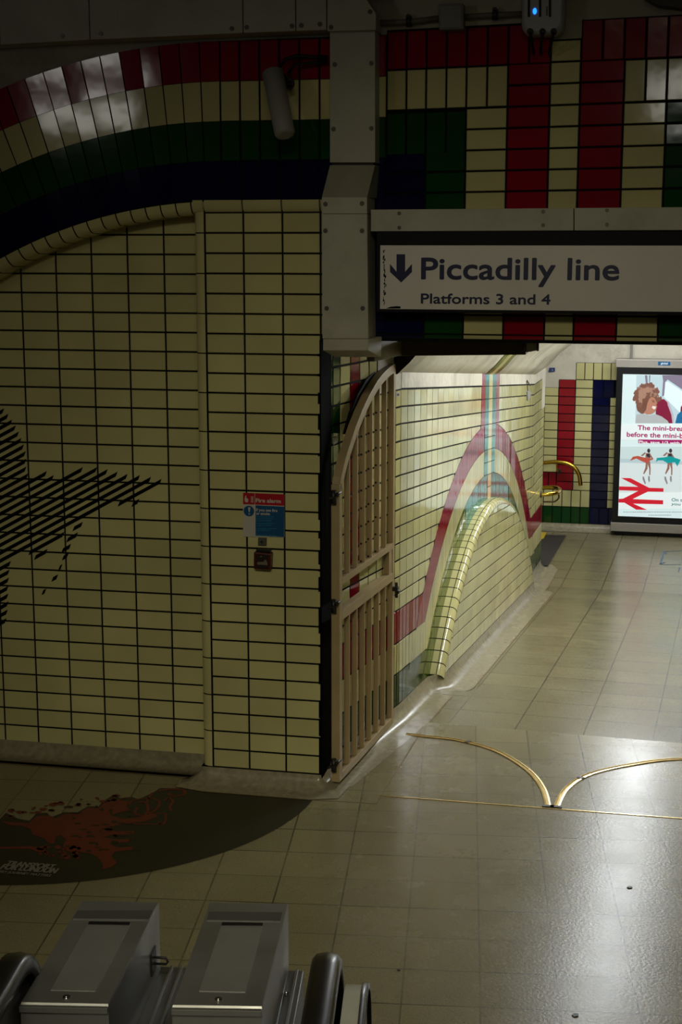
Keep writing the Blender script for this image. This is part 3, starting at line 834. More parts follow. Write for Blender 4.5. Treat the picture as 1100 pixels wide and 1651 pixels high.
# ================================================================== TRUNKING
def screws(parent, fr, pts, r=.011):
    for u, v, o in pts:
        m = MB(); m.disc(fr(u, v, o), fr.n, r, .004, 12); m.disc(fr(u, v, o+.0035), fr.n, r*.45, .002, 8)
        m.build('screw', SCREWM, parent)
def pxbox(fr, pts, o1, o0):
    """solid whose front outline was measured on the plane o1"""
    q = [fr.px(x, y, o1) for x, y in pts]
    return q
colm_t = thing('cable_trunking', 'tall grey metal cable trunking column with a kink, left of the sign', 'trunking', F(.14, 2.25, .1))
A1 = .115; A2 = .20
def quadbox(name, fr, pts, o1, o0, parent, mat=TRUNK, bev=.002):
    q = [fr.px(x, y, o1) for x, y in pts]
    m = MB(); m.hexa([fr(u, v, o1) for u, v in q] + [fr(u, v, o0) for u, v in q]); return m.build(name, mat, parent, bevel=bev)
quadbox('upper_cover', F, [(532,262),(605,262),(605,50),(532,50)], A1, .002, colm_t)
# kink
qa = [F.px(x, y, A1) for x, y in ((532,262),(605,262))]; qb = [F.px(x, y, A2) for x, y in ((519,318),(592,318))]
m = MB()
(ax, av), (bx, bv) = qa; (cx, cv), (dx, dv) = qb
m.hexa([F(cx,cv,A2), F(dx,dv,A2), F(bx,bv-.012,A1), F(ax,av-.012,A1), F(cx+.02,cv,.002), F(dx+.01,dv,.002), F(bx,bv-.012,.002), F(ax,av-.012,.002)])
m.build('kink_cover', pm('trunking_paint_dull', (.30,.28,.21), .5, var=.15), colm_t, bevel=.002)
m = MB(); m.box(F, ax+.01, bx-.01, av-.02, av+.02, .002, A1-.01); m.build('joint_sleeve', BLACKP, colm_t)
quadbox('lower_cover', F, [(520,546),(594,546),(592,345),(519,345)], A2, .002, colm_t)
quadbox('collar', F, [(519,344.5),(592,344.5),(592,318),(519,318)], A2, .002, colm_t)
qb = [F.px(x, y, A2) for x, y in ((521,546.6),(594,546.6))]
m = MB(); (ax, av), (bx, bv) = qb
m.hexa([F(ax,av-.055,A2), F(bx,bv-.055,A2), F(bx,bv,A2), F(ax,av,A2), F(ax+.02,av-.10,.02), F(bx+.03,bv-.10,.02), F(bx+.03,bv,.002), F(ax+.02,av,.002)])
m.build('foot_cover', TRUNK, colm_t, bevel=.002)
screws(colm_t, F, [(*F.px(x, y, A1), A1) for x, y in ((540,104),(599,102),(538,208),(599,207))])
screws(colm_t, F, [(*F.px(x, y, A2), A2) for x, y in ((525,329),(584,328),(525,372),(584,372),(527,497),(585,497))])
# horizontal trunking top left
qt = [(-60,76),(0,72),(145,64),(392,53),(477,50),(527,48)]
top_t = thing('cable_trunking', 'long grey metal trunking across the top left above the red arch', 'trunking', F(-1, 3.95, .1))
A3 = .14
for (xa, ya), (xb, yb) in zip(qt[:-1], qt[1:]):
    ua, va = F.px(xa, ya, A3); ub, vb = F.px(xb, yb, A3)
    m = MB(); g = .0025
    m.hexa([F(ua+g,va,A3), F(ub-g,vb,A3), F(ub-g,vb+.28,A3), F(ua+g,va+.28,A3), F(ua+g,va,.0), F(ub-g,vb,.0), F(ub-g,vb+.28,0), F(ua+g,va+.28,0)])
    m.build('cover', TRUNK, top_t, bevel=.0015)
screws(top_t, F, [(*F.px(x, y, A3), A3) for x, y in ((101,58),(163,54),(374,46),(398,44),(471,42),(486,41),(516,39))])
corner_t = thing('cable_trunking', 'wide grey trunking corner piece with a chamfered edge at the top centre', 'trunking', F(.2, 3.95, .1))
q = [F.px(x, y, .15) for x, y in ((528,50),(606,48),(606,22),(590,-2),(575,-60),(528,-60))]
m = MB(); m.poly([F(u,v,.15) for u,v in q]); 
for a_, b_ in zip(q, q[1:]+q[:1]): m.poly([F(*a_,.15), F(*b_,.15), F(*b_,0), F(*a_,0)])
m.build('cover', TRUNK, corner_t)
screws(corner_t, F, [(*F.px(x, y, .15), .15) for x, y in ((534,44),(597,19))])
# horizontal trunking over the sign
A4 = .17
beam_t = thing('cable_trunking', 'grey metal trunking rail running right above the line sign', 'trunking', F(.3, 2.93, .1))
def beamseg(xa, xb):
    ya = lambda x: 373 - (x-597)*.004; yb = lambda x: 338-(x-597)*.008
    q = [F.px(x, y, A4) for x, y in ((xa,ya(xa)),(xb,ya(xb)),(xb,yb(xb)),(xa,yb(xa)))]
    m = MB(); m.hexa([F(u,v,A4) for u,v in q]+[F(u,v,.0) for u,v in q]); m.build('cover', TRUNK, beam_t, bevel=.0015)
beamseg(598, 925); beamseg(926.5, 1270)
screws(beam_t, F, [(*F.px(x, y, A4), A4) for x, y in ((644,344),(644,367),(876,341),(876,363),(979,339),(979,362))], .009)
# trunking that turns into the corridor under the lintel
un = thing('cable_trunking', 'dark brown trunking box fixed below the lintel over the gate', 'trunking', F(.5, 2.3, -.3))
FB = Frame(F(0,0,-.40), eF, nF)
q = [FB.px(x, y) for x, y in ((640,574),(848,572),(848,548),(640,548))]
m = MB(); m.hexa([FB(u,v,0) for u,v in q]+[FB(u,v,-.12) for u,v in q]); m.build('box', BROWNMETAL, un, bevel=.002)
q = [FB.px(x, y) for x, y in ((849,568),(866,565),(866,548),(849,548))]
m = MB(); m.hexa([FB(u,v,.005) for u,v in q]+[FB(u,v,-.12) for u,v in q]); m.build('end_cap', TRUNK, un)
for x in (845, 868):
    u, v = FB.px(x, 556); m = MB(); m.tube([FB(u,v-.03,.02), FB(u,v+.03,.02)], .006, 8); m.build('clamp', IRON, un)
a = F(*F.px(601,583,.02),.02); b = FB(*FB.px(650,573))
pv = [F(*F.px(x,y,.10),.10) for x, y in ((601,583),)]
m = MB()
FA_ = Frame(F(0,0,-.03), eF, nF)
lowA = FA_(*FA_.px(604,583)); lowB = FB(*FB.px(648,573))
m.hexa([lowA, lowB, lowB+V((0,0,.10)), lowA+V((0,0,.14)), lowA-eF*.04, lowB-eF*.04-nF*.04, lowB-eF*.04+V((0,0,.1)), lowA-eF*.04+V((0,0,.14))])
m.build('angled_box', pm('angled_box_paint', (.20,.17,.12), .5, var=.15), un, bevel=.002)

# ================================================================== SIGN
_txt = {}
def text_poly(s):
    if s in _txt: return _txt[s]
    c = bpy.data.curves.new('t', 'FONT'); c.body = s; c.size = 1; c.resolution_u = 5
    o = bpy.data.objects.new('t', c); COL.objects.link(o)
    dg = bpy.context.evaluated_depsgraph_get(); me = bpy.data.meshes.new_from_object(o.evaluated_get(dg))
    vs = [(v.co.x, v.co.y) for v in me.vertices]; fs = [tuple(p.vertices) for p in me.polygons]
    bpy.data.objects.remove(o); bpy.data.meshes.remove(me)
    _txt[s] = (vs, fs); return _txt[s]
def write(mb, fr, s, u0, u1, base, h, o, mat=0, bold=0.0, shear=0.0):
    """h: cap height"""
    vs, fs = text_poly(s); x0 = min(v[0] for v in vs); x1 = max(v[0] for v in vs)
    ch = .729
    for du, dv in ([(0,0)] if not bold else [(bold*math.cos(a), bold*math.sin(a)) for a in [k*PI/4 for k in range(8)]]+[(0,0)]):
        i = len(mb.v)
        for (x, y) in vs:
            yy = y/ch*h; mb.v.append(tuple(fr(u0+(x-x0)/(x1-x0)*(u1-u0)+du+yy*shear, base+yy+dv, o)))
            o_ = o
        for f_ in fs: mb.f.append(tuple(i+k for k in f_)); mb.m.append(mat); mb.s.append(False)
        o += .00006
def words(fr, s, u0, u1, base, h, o, mat, parent, bold=0.0, shear=0.0, name='word'):
    vs, _ = text_poly(s); X0 = min(v[0] for v in vs); X1 = max(v[0] for v in vs); k = (u1-u0)/(X1-X0); pre = ''
    for w_ in s.split(' '):
        pre = (pre+' '+w_) if pre else w_
        pv, _ = text_poly(pre); wv, _ = text_poly(w_)
        xe = max(v[0] for v in pv); wd = max(v[0] for v in wv)-min(v[0] for v in wv)
        m = MB(); write(m, fr, w_, u0+(xe-wd-X0)*k, u0+(xe-X0)*k, base, h, o, 0, bold, shear); m.build(name, mat, parent)
A5 = .16
sign = thing('direction_sign', 'white enamel sign in a black frame with arrow, reading Piccadilly line Platforms 3 and 4', 'sign', F(.3, 2.5, .1))
lf_, rt_ = F.px(607,440,A5)[0], F.px(1100,440,A5)[0]+.85
v_b, v_t = F.px(607,503,A5)[1], F.px(607,373,A5)[1]
m = MB(); m.box(F, lf_, rt_, v_b, v_t, .0, A5); m.build('frame', SIGNK, sign, bevel=.003)
p = [F.px(x, y, A5+.002) for x, y in ((613,498),(613,397))]
m = MB(); m.box(F, p[0][0], rt_-.03, p[0][1], p[1][1]+.004, A5-.002, A5+.003); spanel = m.build('panel', SIGNW, sign)
S_ = lambda x, y: F.px(x, y, A5+.0035)
m = MB()
ar = [(639.5,410),(653.5,410),(653.5,438),(664.5,425.5),(664.5,438.5),(647,455.5),(629,438.5),(629,425.5),(639.5,438)]
m.poly([F(*S_(x,y), A5+.0036) for x, y in ar[::-1]]); m.build('arrow', SIGNT, spanel)
words(F, 'Piccadilly line', S_(678,450)[0]+.006, S_(999,450)[0]-.004, S_(678,449.5)[1], S_(678,414)[1]-S_(678,449.5)[1], A5+.0036, SIGNT, spanel, .0032)
words(F, 'Platforms 3 and 4', S_(678.5,489)[0]+.002, S_(888,489)[0]-.002, S_(678,489)[1], S_(678,472.5)[1]-S_(678,489)[1], A5+.0036, SIGNT, spanel, .0016)
m = MB()
for k in range(26):
    x, y = 620+random.uniform(-2.2,2.2), 404+88*(k/26)+random.uniform(-3,3)
    a, b = random.uniform(.5,1.6), random.uniform(1.5,4)
    m.poly([F(*S_(x+dx_*a*random.uniform(.5,1), y+dy_*b*random.uniform(.5,1)), A5+.0037) for dx_, dy_ in ((-1,1),(1,1),(1.2,-1),(-.7,-1))])
m.poly([F(*S_(x,y), A5+.0037) for x, y in ((622,497.5),(646,497.5),(646,494),(640,493.5),(630,494.5))])
m.build('chipped_paint', SIGNK, spanel)

# ================================================================== FIRE ALARM SIGN, KEY SWITCH, CALL POINT
fs = thing('fire_alarm_sign', 'small red, white and blue Fire alarm notice on the tiled pier', 'sign', F(-.3,1.4,0))
Z = lambda x, y, o=.0: F.px(360+x*140/1100, 760+y*140/1100, o)
def zpoly(m, pts, o, mat=0): m.poly([F(*Z(x,y,o), o) for x, y in pts], mat)
m = MB(); q = [Z(x,y,.006) for x, y in ((252,828),(775,835),(775,292),(252,272))]
m.hexa([F(u,v,.006) for u,v in q]+[F(u,v,0) for u,v in q]); bplate = m.build('backing_plate', WHITEP, fs)
m = MB(); zpoly(m, ((252,415),(398,420),(398,277),(252,272)), .0066); zpoly(m, ((404,421),(775,437),(775,292),(404,277)), .0066); m.build('red_panel', REDP, bplate)
m = MB(); zpoly(m, ((410,815),(772,833),(775,447),(410,430)), .0066)
cc = Z(330,500); m.poly([F(cc[0]+.028*math.cos(a*PI/10), cc[1]+.028*math.sin(a*PI/10), .0066) for a in range(20)])
m.build('blue_panel', BLUEP, bplate)
FBP = pm('faded_blue_print', (.02,.20,.36), .5)
m = MB()
def zt(s, x0, x1, yb, hpx, bold=0, mat=0):
    u0, v = Z(x0, yb); u1, _ = Z(x1, yb); sl_ = 20/520
    words(F, s, u0, u1, v, hpx*.00041, .0072, WHITEP if hpx > 30 else FBP, bplate, bold)
zt('Fire alarm', 420, 732, 386, 48, .0012)
zt('If you see fire', 422, 690, 500, 36, .0006); zt('or smoke', 425, 595, 545, 36, .0006)
zpoly(m, ((315,455),(345,455),(336,515),(323,515)), .0072); zpoly(m, ((322,532),(338,532),(338,547),(322,547)), .0072)
hand = [(270,350),(282,305),(292,305),(293,335),(318,352),(318,385),(298,395),(276,385)]
zpoly(m, hand, .0072)
for k in range(4): zpoly(m, ((345,322+k*20),(378,318+k*20),(385,330+k*20),(358,332+k*20)), .0072)
m.build('symbols', WHITEP, bplate)
m = MB()
for y, x1 in ((575,650),(600,648),(625,628),(660,655),(685,628),(725,690),(748,602)):
    for k in range(int((x1-425)/16)):
        x = 425+k*16; wv = random.uniform(6,13); zpoly(m, ((x,y+6),(x+wv,y+6),(x+wv,y-4),(x,y-4)), .0072)
zt("Don't take any risks", 425, 685, 812, 24, .0003)
m.build('small_print', FBP, bplate)
ks = thing('key_switch', 'tiny grey square key switch between the fire notice and the call point', 'switch', F(-.29,1.3,0))
m = MB(); q = [Z(x,y,.012) for x, y in ((438,940),(545,944),(548,845),(440,842))]; m.hexa([F(u,v,.012) for u,v in q]+[F(u,v,0) for u,v in q]); m.build('plate', pm('switch_dark', (.08,.075,.055), .5), ks, bevel=.003)
cc = Z(490,893,.012); m = MB(); m.disc(F(cc[0],cc[1],.012), nF, .015, .003, 18); m.build('lock_barrel', pm('switch_face', (.10,.10,.075), .4), ks)
m = MB(); m.box(F, cc[0]-.010, cc[0]+.010, cc[1]-.002, cc[1]+.002, .014, .017); m.box(F, cc[0]-.002, cc[0]+.002, cc[1]-.010, cc[1]+.010, .014, .017); m.build('key_slot', BLACKP, ks)
cp = thing('fire_call_point', 'dark red break glass fire call point box on the tiled pier', 'fire alarm', F(-.3,1.2,0))
m = MB(); q = [Z(x,y,.055) for x, y in ((384,1238),(595,1250),(603,1045),(386,1022))]; m.hexa([F(u,v,.055) for u,v in q]+[F(u,v,0) for u,v in q]); m.build('housing', FIRER, cp, bevel=.006)
m = MB(); q = [Z(x,y,.058) for x, y in ((415,1225),(568,1232),(572,1062),(418,1052))]; m.hexa([F(u,v,.058) for u,v in q]+[F(u,v,.05) for u,v in q]); m.build('glass_panel', pm('dark_glass', (.03,.022,.018), .15), cp, bevel=.002)
m = MB(); q = [Z(x,y,.04) for x, y in ((415,1022),(590,1034),(590,1000),(415,988))]; m.hexa([F(u,v,.04) for u,v in q]+[F(u,v,0) for u,v in q]); m.build('hood', BLACKP, cp, bevel=.003)
m = MB()
for pts in (((430,1180),(560,1190),(562,1160),(540,1120),(520,1125),(515,1145),(432,1148)), ((465,1085),(495,1086),(480,1070))): zpoly(m, pts, .0595)
m.build('label', pm('faded_label', (.16,.13,.10), .5), cp)

# ================================================================== CCTV CAMERA + CABLE
cctv = thing('security_camera', 'grey tubular security camera hanging off the striped tiles left of the trunking', 'camera', F(-.1,3.6,.1))
ca = F(*F.px(440,118,.13),.13); cb_ = F(*F.px(459,214,.26),.26)
ax = (cb_-ca).normalized()
m = MB(); m.tube([ca-ax*.004, ca, cb_, cb_+ax*.012, cb_+ax*.016], [.044,.052,.049,.044,.030], 20); m.build('housing', GREYP, cctv)
m = MB(); m.tube([ca-ax*.012, ca-ax*.003], [.036,.044], 18); m.build('rear_cap', BLACKP, cctv)
m = MB(); sd = eF; m.tube([ca+ax*.10, ca+ax*.07+sd*.06-nF*.06], .012, 10); m.tube([ca+ax*.07+sd*.055-nF*.06, F(*F.px(466,135,.0),.0)], .016, 10); m.build('bracket', IRON, cctv)
m = MB(); c = F(*F.px(466,135,.0),.0); m.disc(c, nF, .03, .02, 16); m.build('wall_mount', IRON, cctv)
m = MB()
pts = [F(*F.px(x,y,o),o) for x, y, o in ((462,128,.03),(450,110,.05),(460,96,.06),(480,90,.05),(505,92,.05),(528,92,.03))]
m.tube(pts, .010, 8); pts = [F(*F.px(x,y,o),o) for x, y, o in ((464,120,.05),(475,104,.06),(500,102,.06),(529,99,.04))]; m.tube(pts, .008, 8)
tag(m.build('cable_loop', BLACKP), 'black cable loops running from the security camera into the trunking', 'cable')

# ================================================================== WIFI BOX, JUNCTION BOX, CONDUIT (top right)
A6 = .03
def fp(x, y, o): return F(*F.px(x, y, o), o)
m = MB(); m.tube([fp(604,37,A6), fp(660,35,A6), fp(709,29,A6)], .013, 10); m.tube([fp(746,27,A6), fp(800,24,A6), fp(850,22,A6)], .013, 10)
m.tube([fp(604,-6,A6), fp(660,-10,A6)], .012, 8)
tag(m.build('conduit', pm('conduit_paint', (.16,.14,.10), .5)), 'thin dark conduit pipe running right to the grey junction box', 'conduit')
cond = bpy.data.objects['conduit']
for x, y in ((660,35), (799,24)):
    m = MB(); c = fp(x, y, A6); m.tube([c-eF*.012, c+eF*.012], .024, 12); m.disc(fp(x, y-7, .0), nF, .012, .03, 10); m.build('clip', IRON, cond)
jb = thing('junction_box', 'square grey metal junction box on the conduit near the ceiling', 'electrical box', fp(728,27,0))
m = MB(); q = [F.px(x,y,.07) for x, y in ((708,48),(748,47),(747,5),(707,6))]; m.hexa([F(u,v,.07) for u,v in q]+[F(u,v,0) for u,v in q]); m.build('body', pm('junction_grey', (.20,.20,.18), .5, var=.1), jb, bevel=.004)
m = MB(); q = [F.px(x,y,.074) for x, y in ((711,45),(745,44),(744,8),(710,9))]; m.hexa([F(u,v,.074) for u,v in q]+[F(u,v,.068) for u,v in q]); m.build('lid', pm('junction_lid', (.23,.23,.21), .45, var=.1), jb, bevel=.002)
ap = thing('wireless_access_point', 'rounded white wireless access point with a blue light at the top edge', 'wifi box', fp(876,20,.05))
m = MB(); out = []
q0, q1 = F.px(840,57,.12), F.px(912,-30,.12)
def rrect(u0, u1, v0, v1, r, n=5):
    p = []
    for cx_, cy_, a0 in ((u1-r,v0+r,-PI/2), (u1-r,v1-r,0), (u0+r,v1-r,PI/2), (u0+r,v0+r,PI)):
        for k in range(n+1): a = a0+PI/2*k/n; p.append((cx_+r*math.cos(a), cy_+r*math.sin(a)))
    return p
rings = []
for sh, o in ((0,.01), (0,.09), (.006,.11), (.018,.12)):
    rings.append([F(u,v,o) for u, v in rrect(q0[0]+sh, q1[0]-sh, q0[1]+sh, q1[1]-sh, .05)])
m.grid(rings, 0, True, True, True); m.build('housing', LTGREYP, ap)
m = MB(); u, v = F.px(862.5,18,.122); m.poly([F(u+.009*math.cos(a*PI/8), v+.014*math.sin(a*PI/8), .122) for a in range(16)]); m.build('status_light', emis('blue_led', (.01,.16,1.0), 3.0), ap)
for x, w_ in ((855,1), (873,1), (889,1)):
    m = MB(); m.tube([fp(x-2,-20,.123), fp(x-2,27,.123)], .005, 6); m.build('groove', BLACKP, ap)
m = MB(); u, v = F.px(882,18,.121); m.box(F, u-.004, u+.004, v-.02, v+.02, .118, .122); m.build('badge', pm('badge_grey',(.12,.12,.12),.5), ap)
for x, xe in ((855,862), (875,873), (893,884)):
    m = MB(); c = fp(x, 51, .12); m.disc(c-nF*.01, nF, .015, .016, 14); m.build('cable_gland', BLACKP, ap)
for x, xe in ((855,861), (875,872), (893,886)):
    m = MB(); m.tube([fp(x,52,.13), fp(x+(xe-x)*.4,64,.125), fp(xe,86,.04)], .007, 8); tag(m.build('cable', BLACKP), {855:'left of the three short black cables below the access point', 875:'middle of the three short black cables below the access point', 893:'right of the three short black cables below the access point'}[x], 'cable', 'black cables under the access point')
# pale bracket corner, top right edge
m = MB(); q = [fp(x,y,.1) for x, y in ((1040,-4),(1062,8),(1110,14),(1110,-40),(1040,-40))]; m.poly(q[::-1])
q2 = [p_-nF*.1 for p_ in q]
for i in range(5): m.poly([q[i], q[(i+1)%5], q2[(i+1)%5], q2[i]])
tag(m.build('cable_bracket', pm('bracket_dark', (.07,.06,.045), .6)), 'dark metal bracket edge at the top right corner', 'bracket')

# ================================================================== CORRIDOR SMALL THINGS
# brass handrails on the landing
def spline(pts, k=8):
    pts = [V(p) for p in pts]; out = []; n = len(pts)
    for i in range(n-1):
        p0, p1, p2, p3 = pts[max(i-1,0)], pts[i], pts[i+1], pts[min(i+2,n-1)]
        for j in range(k):
            t = j/k; out.append(.5*((2*p1)+(-p0+p2)*t+(2*p0-5*p1+4*p2-p3)*t*t+(-p0+3*p1-3*p2+p3)*t**3))
    out.append(pts[-1]); return out
h1 = thing('handrail', 'brass handrail on the far wall with a downturned end', 'handrail', X(.1,-.2,.1))
m = MB(); m.tube(spline([X(-1.6,.05,.12), X(-.9,.16,.12), X(-.3,.245,.12), X(-.05,.275,.12), X(.12,.29,.12), X(.26,.255,.12), X(.345,.16,.12), X(.373,.02,.12)]), .024, 12); m.build('rail', BRASS, h1)
m = MB(); m.tube(spline([X(.085,.275,.12), X(.095,.2,.12), X(.105,.165,.08), X(.11,.16,.0)]), .010, 8); m.build('bracket', BRASS, h1)
m = MB(); m.disc(X(.11,.16,.0), nX, .03, .012, 14); m.build('wall_plate', IRON, h1)
Wc = lambda s, v, o: WE(s, v, o)
h2 = thing('handrail', 'brass handrail looping off the corridor wall corner, nearer than the far one', 'handrail', WE(.83,.7,0))
def wpx(x, y, s): P = onp(x, y, WE(s,0,0), -eW); return P
pa = wpx(873,797,.62); 
m = MB(); m.tube(spline([wpx(873,797.5,.70), wpx(885,797,.72), wpx(897,794.5,.8), wpx(903,790.5,.98), wpx(898,786.5,1.15), wpx(886,786,1.2), wpx(872,787,1.22), wpx(850,789,1.24)]), .022, 12); m.build('rail', BRASS, h2)
m = MB(); c = wpx(873,797.5,.70); m.tube([c-nW*.012, c+nW*.004], .036, 14); m.build('wall_plate', IRON, h2)
m = MB(); m.tube(spline([wpx(901,797,.85), wpx(901,803,.85), wpx(895,808.5,.85), wpx(886,809,.84), wpx(876,809,.83)]), .009, 8); m.build('bracket', pm('bronze', (.10,.05,.02), .35, metal=.6), h2)
# poster cabinet
A7 = .25
cab = thing('advertising_display', 'tall backlit advertising display cabinet standing against the far wall', 'advertising display', X(1.3, ZL, .1))
CU0 = .748; CU1 = CU0+1.34
m = MB(); m.box(X, CU0, CU1, -.50, 1.50, .0, A7-.03); m.build('housing', BLACKP, cab, bevel=.004)
vt, vb_ = X.px(993,592,A7)[1], X.px(987,842,A7)[1]
m = MB(); m.box(X, CU0-.012, CU1+.012, vt, X.px(993,579,A7)[1], .03, A7+.01); m.build('header', ALU, cab, bevel=.004)
m = MB(); m.box(X, CU0-.012, CU1+.012, X.px(987,856,A7)[1], vb_, .03, A7+.01); m.build('plinth', ALU, cab, bevel=.004)
m = MB(); m.box(X, CU0+.03, CU1-.03, X.px(987,856,A7)[1]-.04, X.px(987,856,A7)[1], .06, A7-.04); m.build('base', BLACKP, cab)
SU0, SU1 = .818, CU1-.07; SV0, SV1 = X.px(992,832,A7)[1], X.px(1000,603,A7)[1]
m = MB(); m.box(X, CU0, SU0, vb_, vt, A7-.035, A7-.002); m.box(X, SU1, CU1, vb_, vt, A7-.035, A7-.002); m.box(X, SU0, SU1, SV1, vt, A7-.035, A7-.002); m.box(X, SU0, SU1, vb_, SV0, A7-.035, A7-.002)
m.build('bezel', BLACKP, cab)
Zp = lambda x, y, o=A7: X.px(980+x*120/619, 560+y*120/619, o)
scrn = None
m = MB(); m.poly([X(SU0,SV0,A7-.012), X(SU1,SV0,A7-.012), X(SU1,SV1,A7-.012), X(SU0,SV1,A7-.012)])
scrn = m.build('screen', scr('pale', (.62,.76,.76)), cab)
ordr = [A7-.0115]
def art(name, polys, mat, closed=True):
    m = MB(); ordr[0] += .0004; o = ordr[0]
    for P in polys:
        q = []
        for x, y in P:
            u, v = Zp(x, y, o); u = min(max(u, SU0+.001), SU1-.001); v = min(max(v, SV0+.001), SV1-.001); q.append(X(u, v, o))
        m.poly(q[::-1])
    return m.build(name, mat, scrn)
art('train_interior', [[(240,232),(1200,226),(1200,636),(230,632)]], scr('interior', (.46,.60,.64)))
art('window_frame', [[(310,232),(330,232),(335,310),(318,306)], [(345,232),(356,232),(352,300),(345,320)], [(455,232),(620,225),(1200,420),(1200,470),(620,350),(500,268),(478,290),(470,400),(452,410),(462,280)]], scr('mauve', (.20,.17,.24)))
art('window_pane', [[(484,292),(500,284),(620,365),(900,480),(900,610),(620,560),(470,412)]], scr('sky', (.70,.84,.86)))
art('seat', [[(400,470),(425,435),(470,430),(510,470),(545,560),(552,632),(400,632)], [(600,632),(608,500),(640,440),(720,440),(760,632)]], scr('maroon', (.20,.008,.04)))
art('seat_trim', [[(495,440),(510,455),(548,560),(552,632),(540,632),(530,560),(500,480)]], scr('grey', (.45,.42,.48)))
import itertools
def blob(cx_, cy_, rx, ry, n=26, j=.12, sd=1):
    rnd = random.Random(sd); return [(cx_+rx*(1+rnd.uniform(-j,j))*math.cos(2*PI*k/n), cy_+ry*(1+rnd.uniform(-j,j))*math.sin(2*PI*k/n)) for k in range(n)]
def circ(cx_, cy_, rx, ry, n=20): return [(cx_+rx*math.cos(2*PI*k/n), cy_+ry*math.sin(2*PI*k/n)) for k in range(n)]
art('hair', [blob(325,420,98,104,30,.08,2), blob(292,488,52,66,20,.1,3)], scr('hair_brown', (.17,.075,.05)))
art('hair_light', [blob(285,385,34,46,16,.2,5), blob(330,350,46,26,16,.2,6), blob(270,455,22,44,14,.2,8)], scr('hair_tan', (.36,.20,.14)))
_r = random.Random(11); rim_ = [(330+_r.uniform(86,112)*math.cos(a), 408+_r.uniform(78,108)*math.sin(a)) for a in [_r.uniform(2.2, 6.6) for _ in range(46)]]
art('curls', [blob(x, y, _r.uniform(8,20), _r.uniform(8,18), 9, .3, k) for k, (x, y) in enumerate(rim_)], scr('hair_brown_b', (.20,.09,.065)))
art('curl_light', [blob(_r.uniform(255,420), _r.uniform(330,410), _r.uniform(5,14), _r.uniform(4,10), 8, .35, 70+k) for k in range(26)], scr('hair_tan_b', (.34,.19,.14)))
art('face', [[(345,430),(365,412),(390,420),(402,445),(412,465),(404,478),(412,490),(405,515),(392,540),(365,556),(330,560),(300,545),(320,520),(330,470)]], scr('skin', (.42,.19,.12)))
art('smile', [[(375,488),(402,492),(398,512),(382,516),(368,500)]], scr('teeth', (.75,.68,.64)))
art('eye', [[(372,448),(392,452),(392,458),(374,456)], [(368,440),(390,440),(390,444),(368,445)]], scr('dark_brown', (.05,.02,.015)))
art('jumper', [[(232,632),(238,560),(290,552),(345,566),(400,556),(450,575),(500,612),(510,632)]], scr('wool', (.40,.42,.42)))
art('blue_sleeve', [[(562,632),(580,560),(610,532),(660,540),(700,632)]], scr('blue', (.01,.13,.30)))
art('beach', [[(95,828),(1200,828),(1200,1210),(95,1210)]], scr('sand', (.60,.68,.68)))
art('sea', [[(105,935),(1200,985),(1200,830),(105,825)]], scr('sea', (.52,.64,.63)))
art('surf_line', [[(105,925),(1200,970),(1200,995),(105,958)]], scr('surf', (.42,.54,.56)))
def woman(dx, sc, name, cloth, hair):
    g = lambda P: [(dx+x*sc, y) for x, y in P]
    art(name+'_reflection', [g([(0,1075),(12,1075),(28,1130),(20,1140),(2,1100)]), g([(48,1070),(60,1070),(62,1110),(55,1125),(46,1100)])], scr(name+'_shade', (.22,.20,.22)))
    art(name+'_body', [g([(30,880),(62,880),(68,905),(58,955),(30,955),(24,905)]), g([(28,950),(46,950),(42,1010),(14,1055),(6,1050),(24,1000)]), g([(44,950),(64,950),(68,1010),(66,1062),(56,1062),(56,1010),(44,970)]), g([(30,880),(2,905),(-14,900),(20,872)]), g([(62,880),(92,930),(80,936),(58,900)])], scr(name+'_skin', (.26,.12,.09)))
    art(name+'_top', [g([(34,885),(60,885),(64,920),(50,915),(34,905)])], scr(name+'_black', (.02,.02,.03)))
    art(name+'_hair', [g(circ(52,860,13,18))], hair)
    art(name+'_wrap', [cloth], scr(name+'_cloth', {'figure_red': (.42,.07,.045), 'figure_teal': (.0,.28,.29)}[name]))
hd = scr('dark', (.03,.02,.03))
woman(290, 1.0, 'figure_red', [(185,945),(210,910),(250,903),(300,915),(385,930),(345,945),(330,965),(290,950),(240,925),(210,935)], hd)
woman(472, 1.0, 'figure_teal', [(402,955),(410,920),(470,915),(520,905),(608,935),(580,990),(560,955),(500,965),(460,940),(420,940)], hd)
art('white_strip', [[(92,1210),(1200,1210),(1200,1345),(92,1345)], [(95,640),(1200,640),(1200,770),(95,770)]], scr('white', (.72,.80,.79)))
art('double_arrow', [[(112,1086),(190,1088),(345,1168),(465,1172),(465,1202),(335,1200),(208,1262),(462,1272),(462,1306),(212,1300),(330,1352),(238,1350),(140,1292),(80,1290),(80,1260),(130,1258),(255,1194),(80,1188),(80,1156),(255,1160)]], scr('rail_red', (.55,.008,.025)))
def wr(s, x0, x1, yb, h, mat, bold=0, shear=0, name='lettering'):
    m = MB(); ordr[0] += .0006; o = ordr[0]
    u0, v = Zp(x0, yb, o); u1, _ = Zp(x1, yb, o); _, v2 = Zp(x0, yb-h, o)
    words(X, s, u0, u1, v, v2-v, o, mat, scrn, bold, shear); ordr[0] += .0006
MG = scr('magenta', (.32,.008,.11))
wr('The mini-break', 250, 668, 686, 40, MG, .0022)
wr('before the mini-break', 160, 752, 742, 40, MG, .0022)
art('magenta_strip', [[(255,766),(800,772),(800,804),(255,797)]], MG)
wr('Plus, save 1/3 with Railcard', 262, 760, 796, 22, scr('letter_white', (.8,.8,.8)), .0009)
TG = scr('letter_teal', (.03,.16,.17))
wr('On the', 532, 665, 1280, 27, TG, .001); wr('you can', 530, 690, 1312, 22, TG, .001, .2)
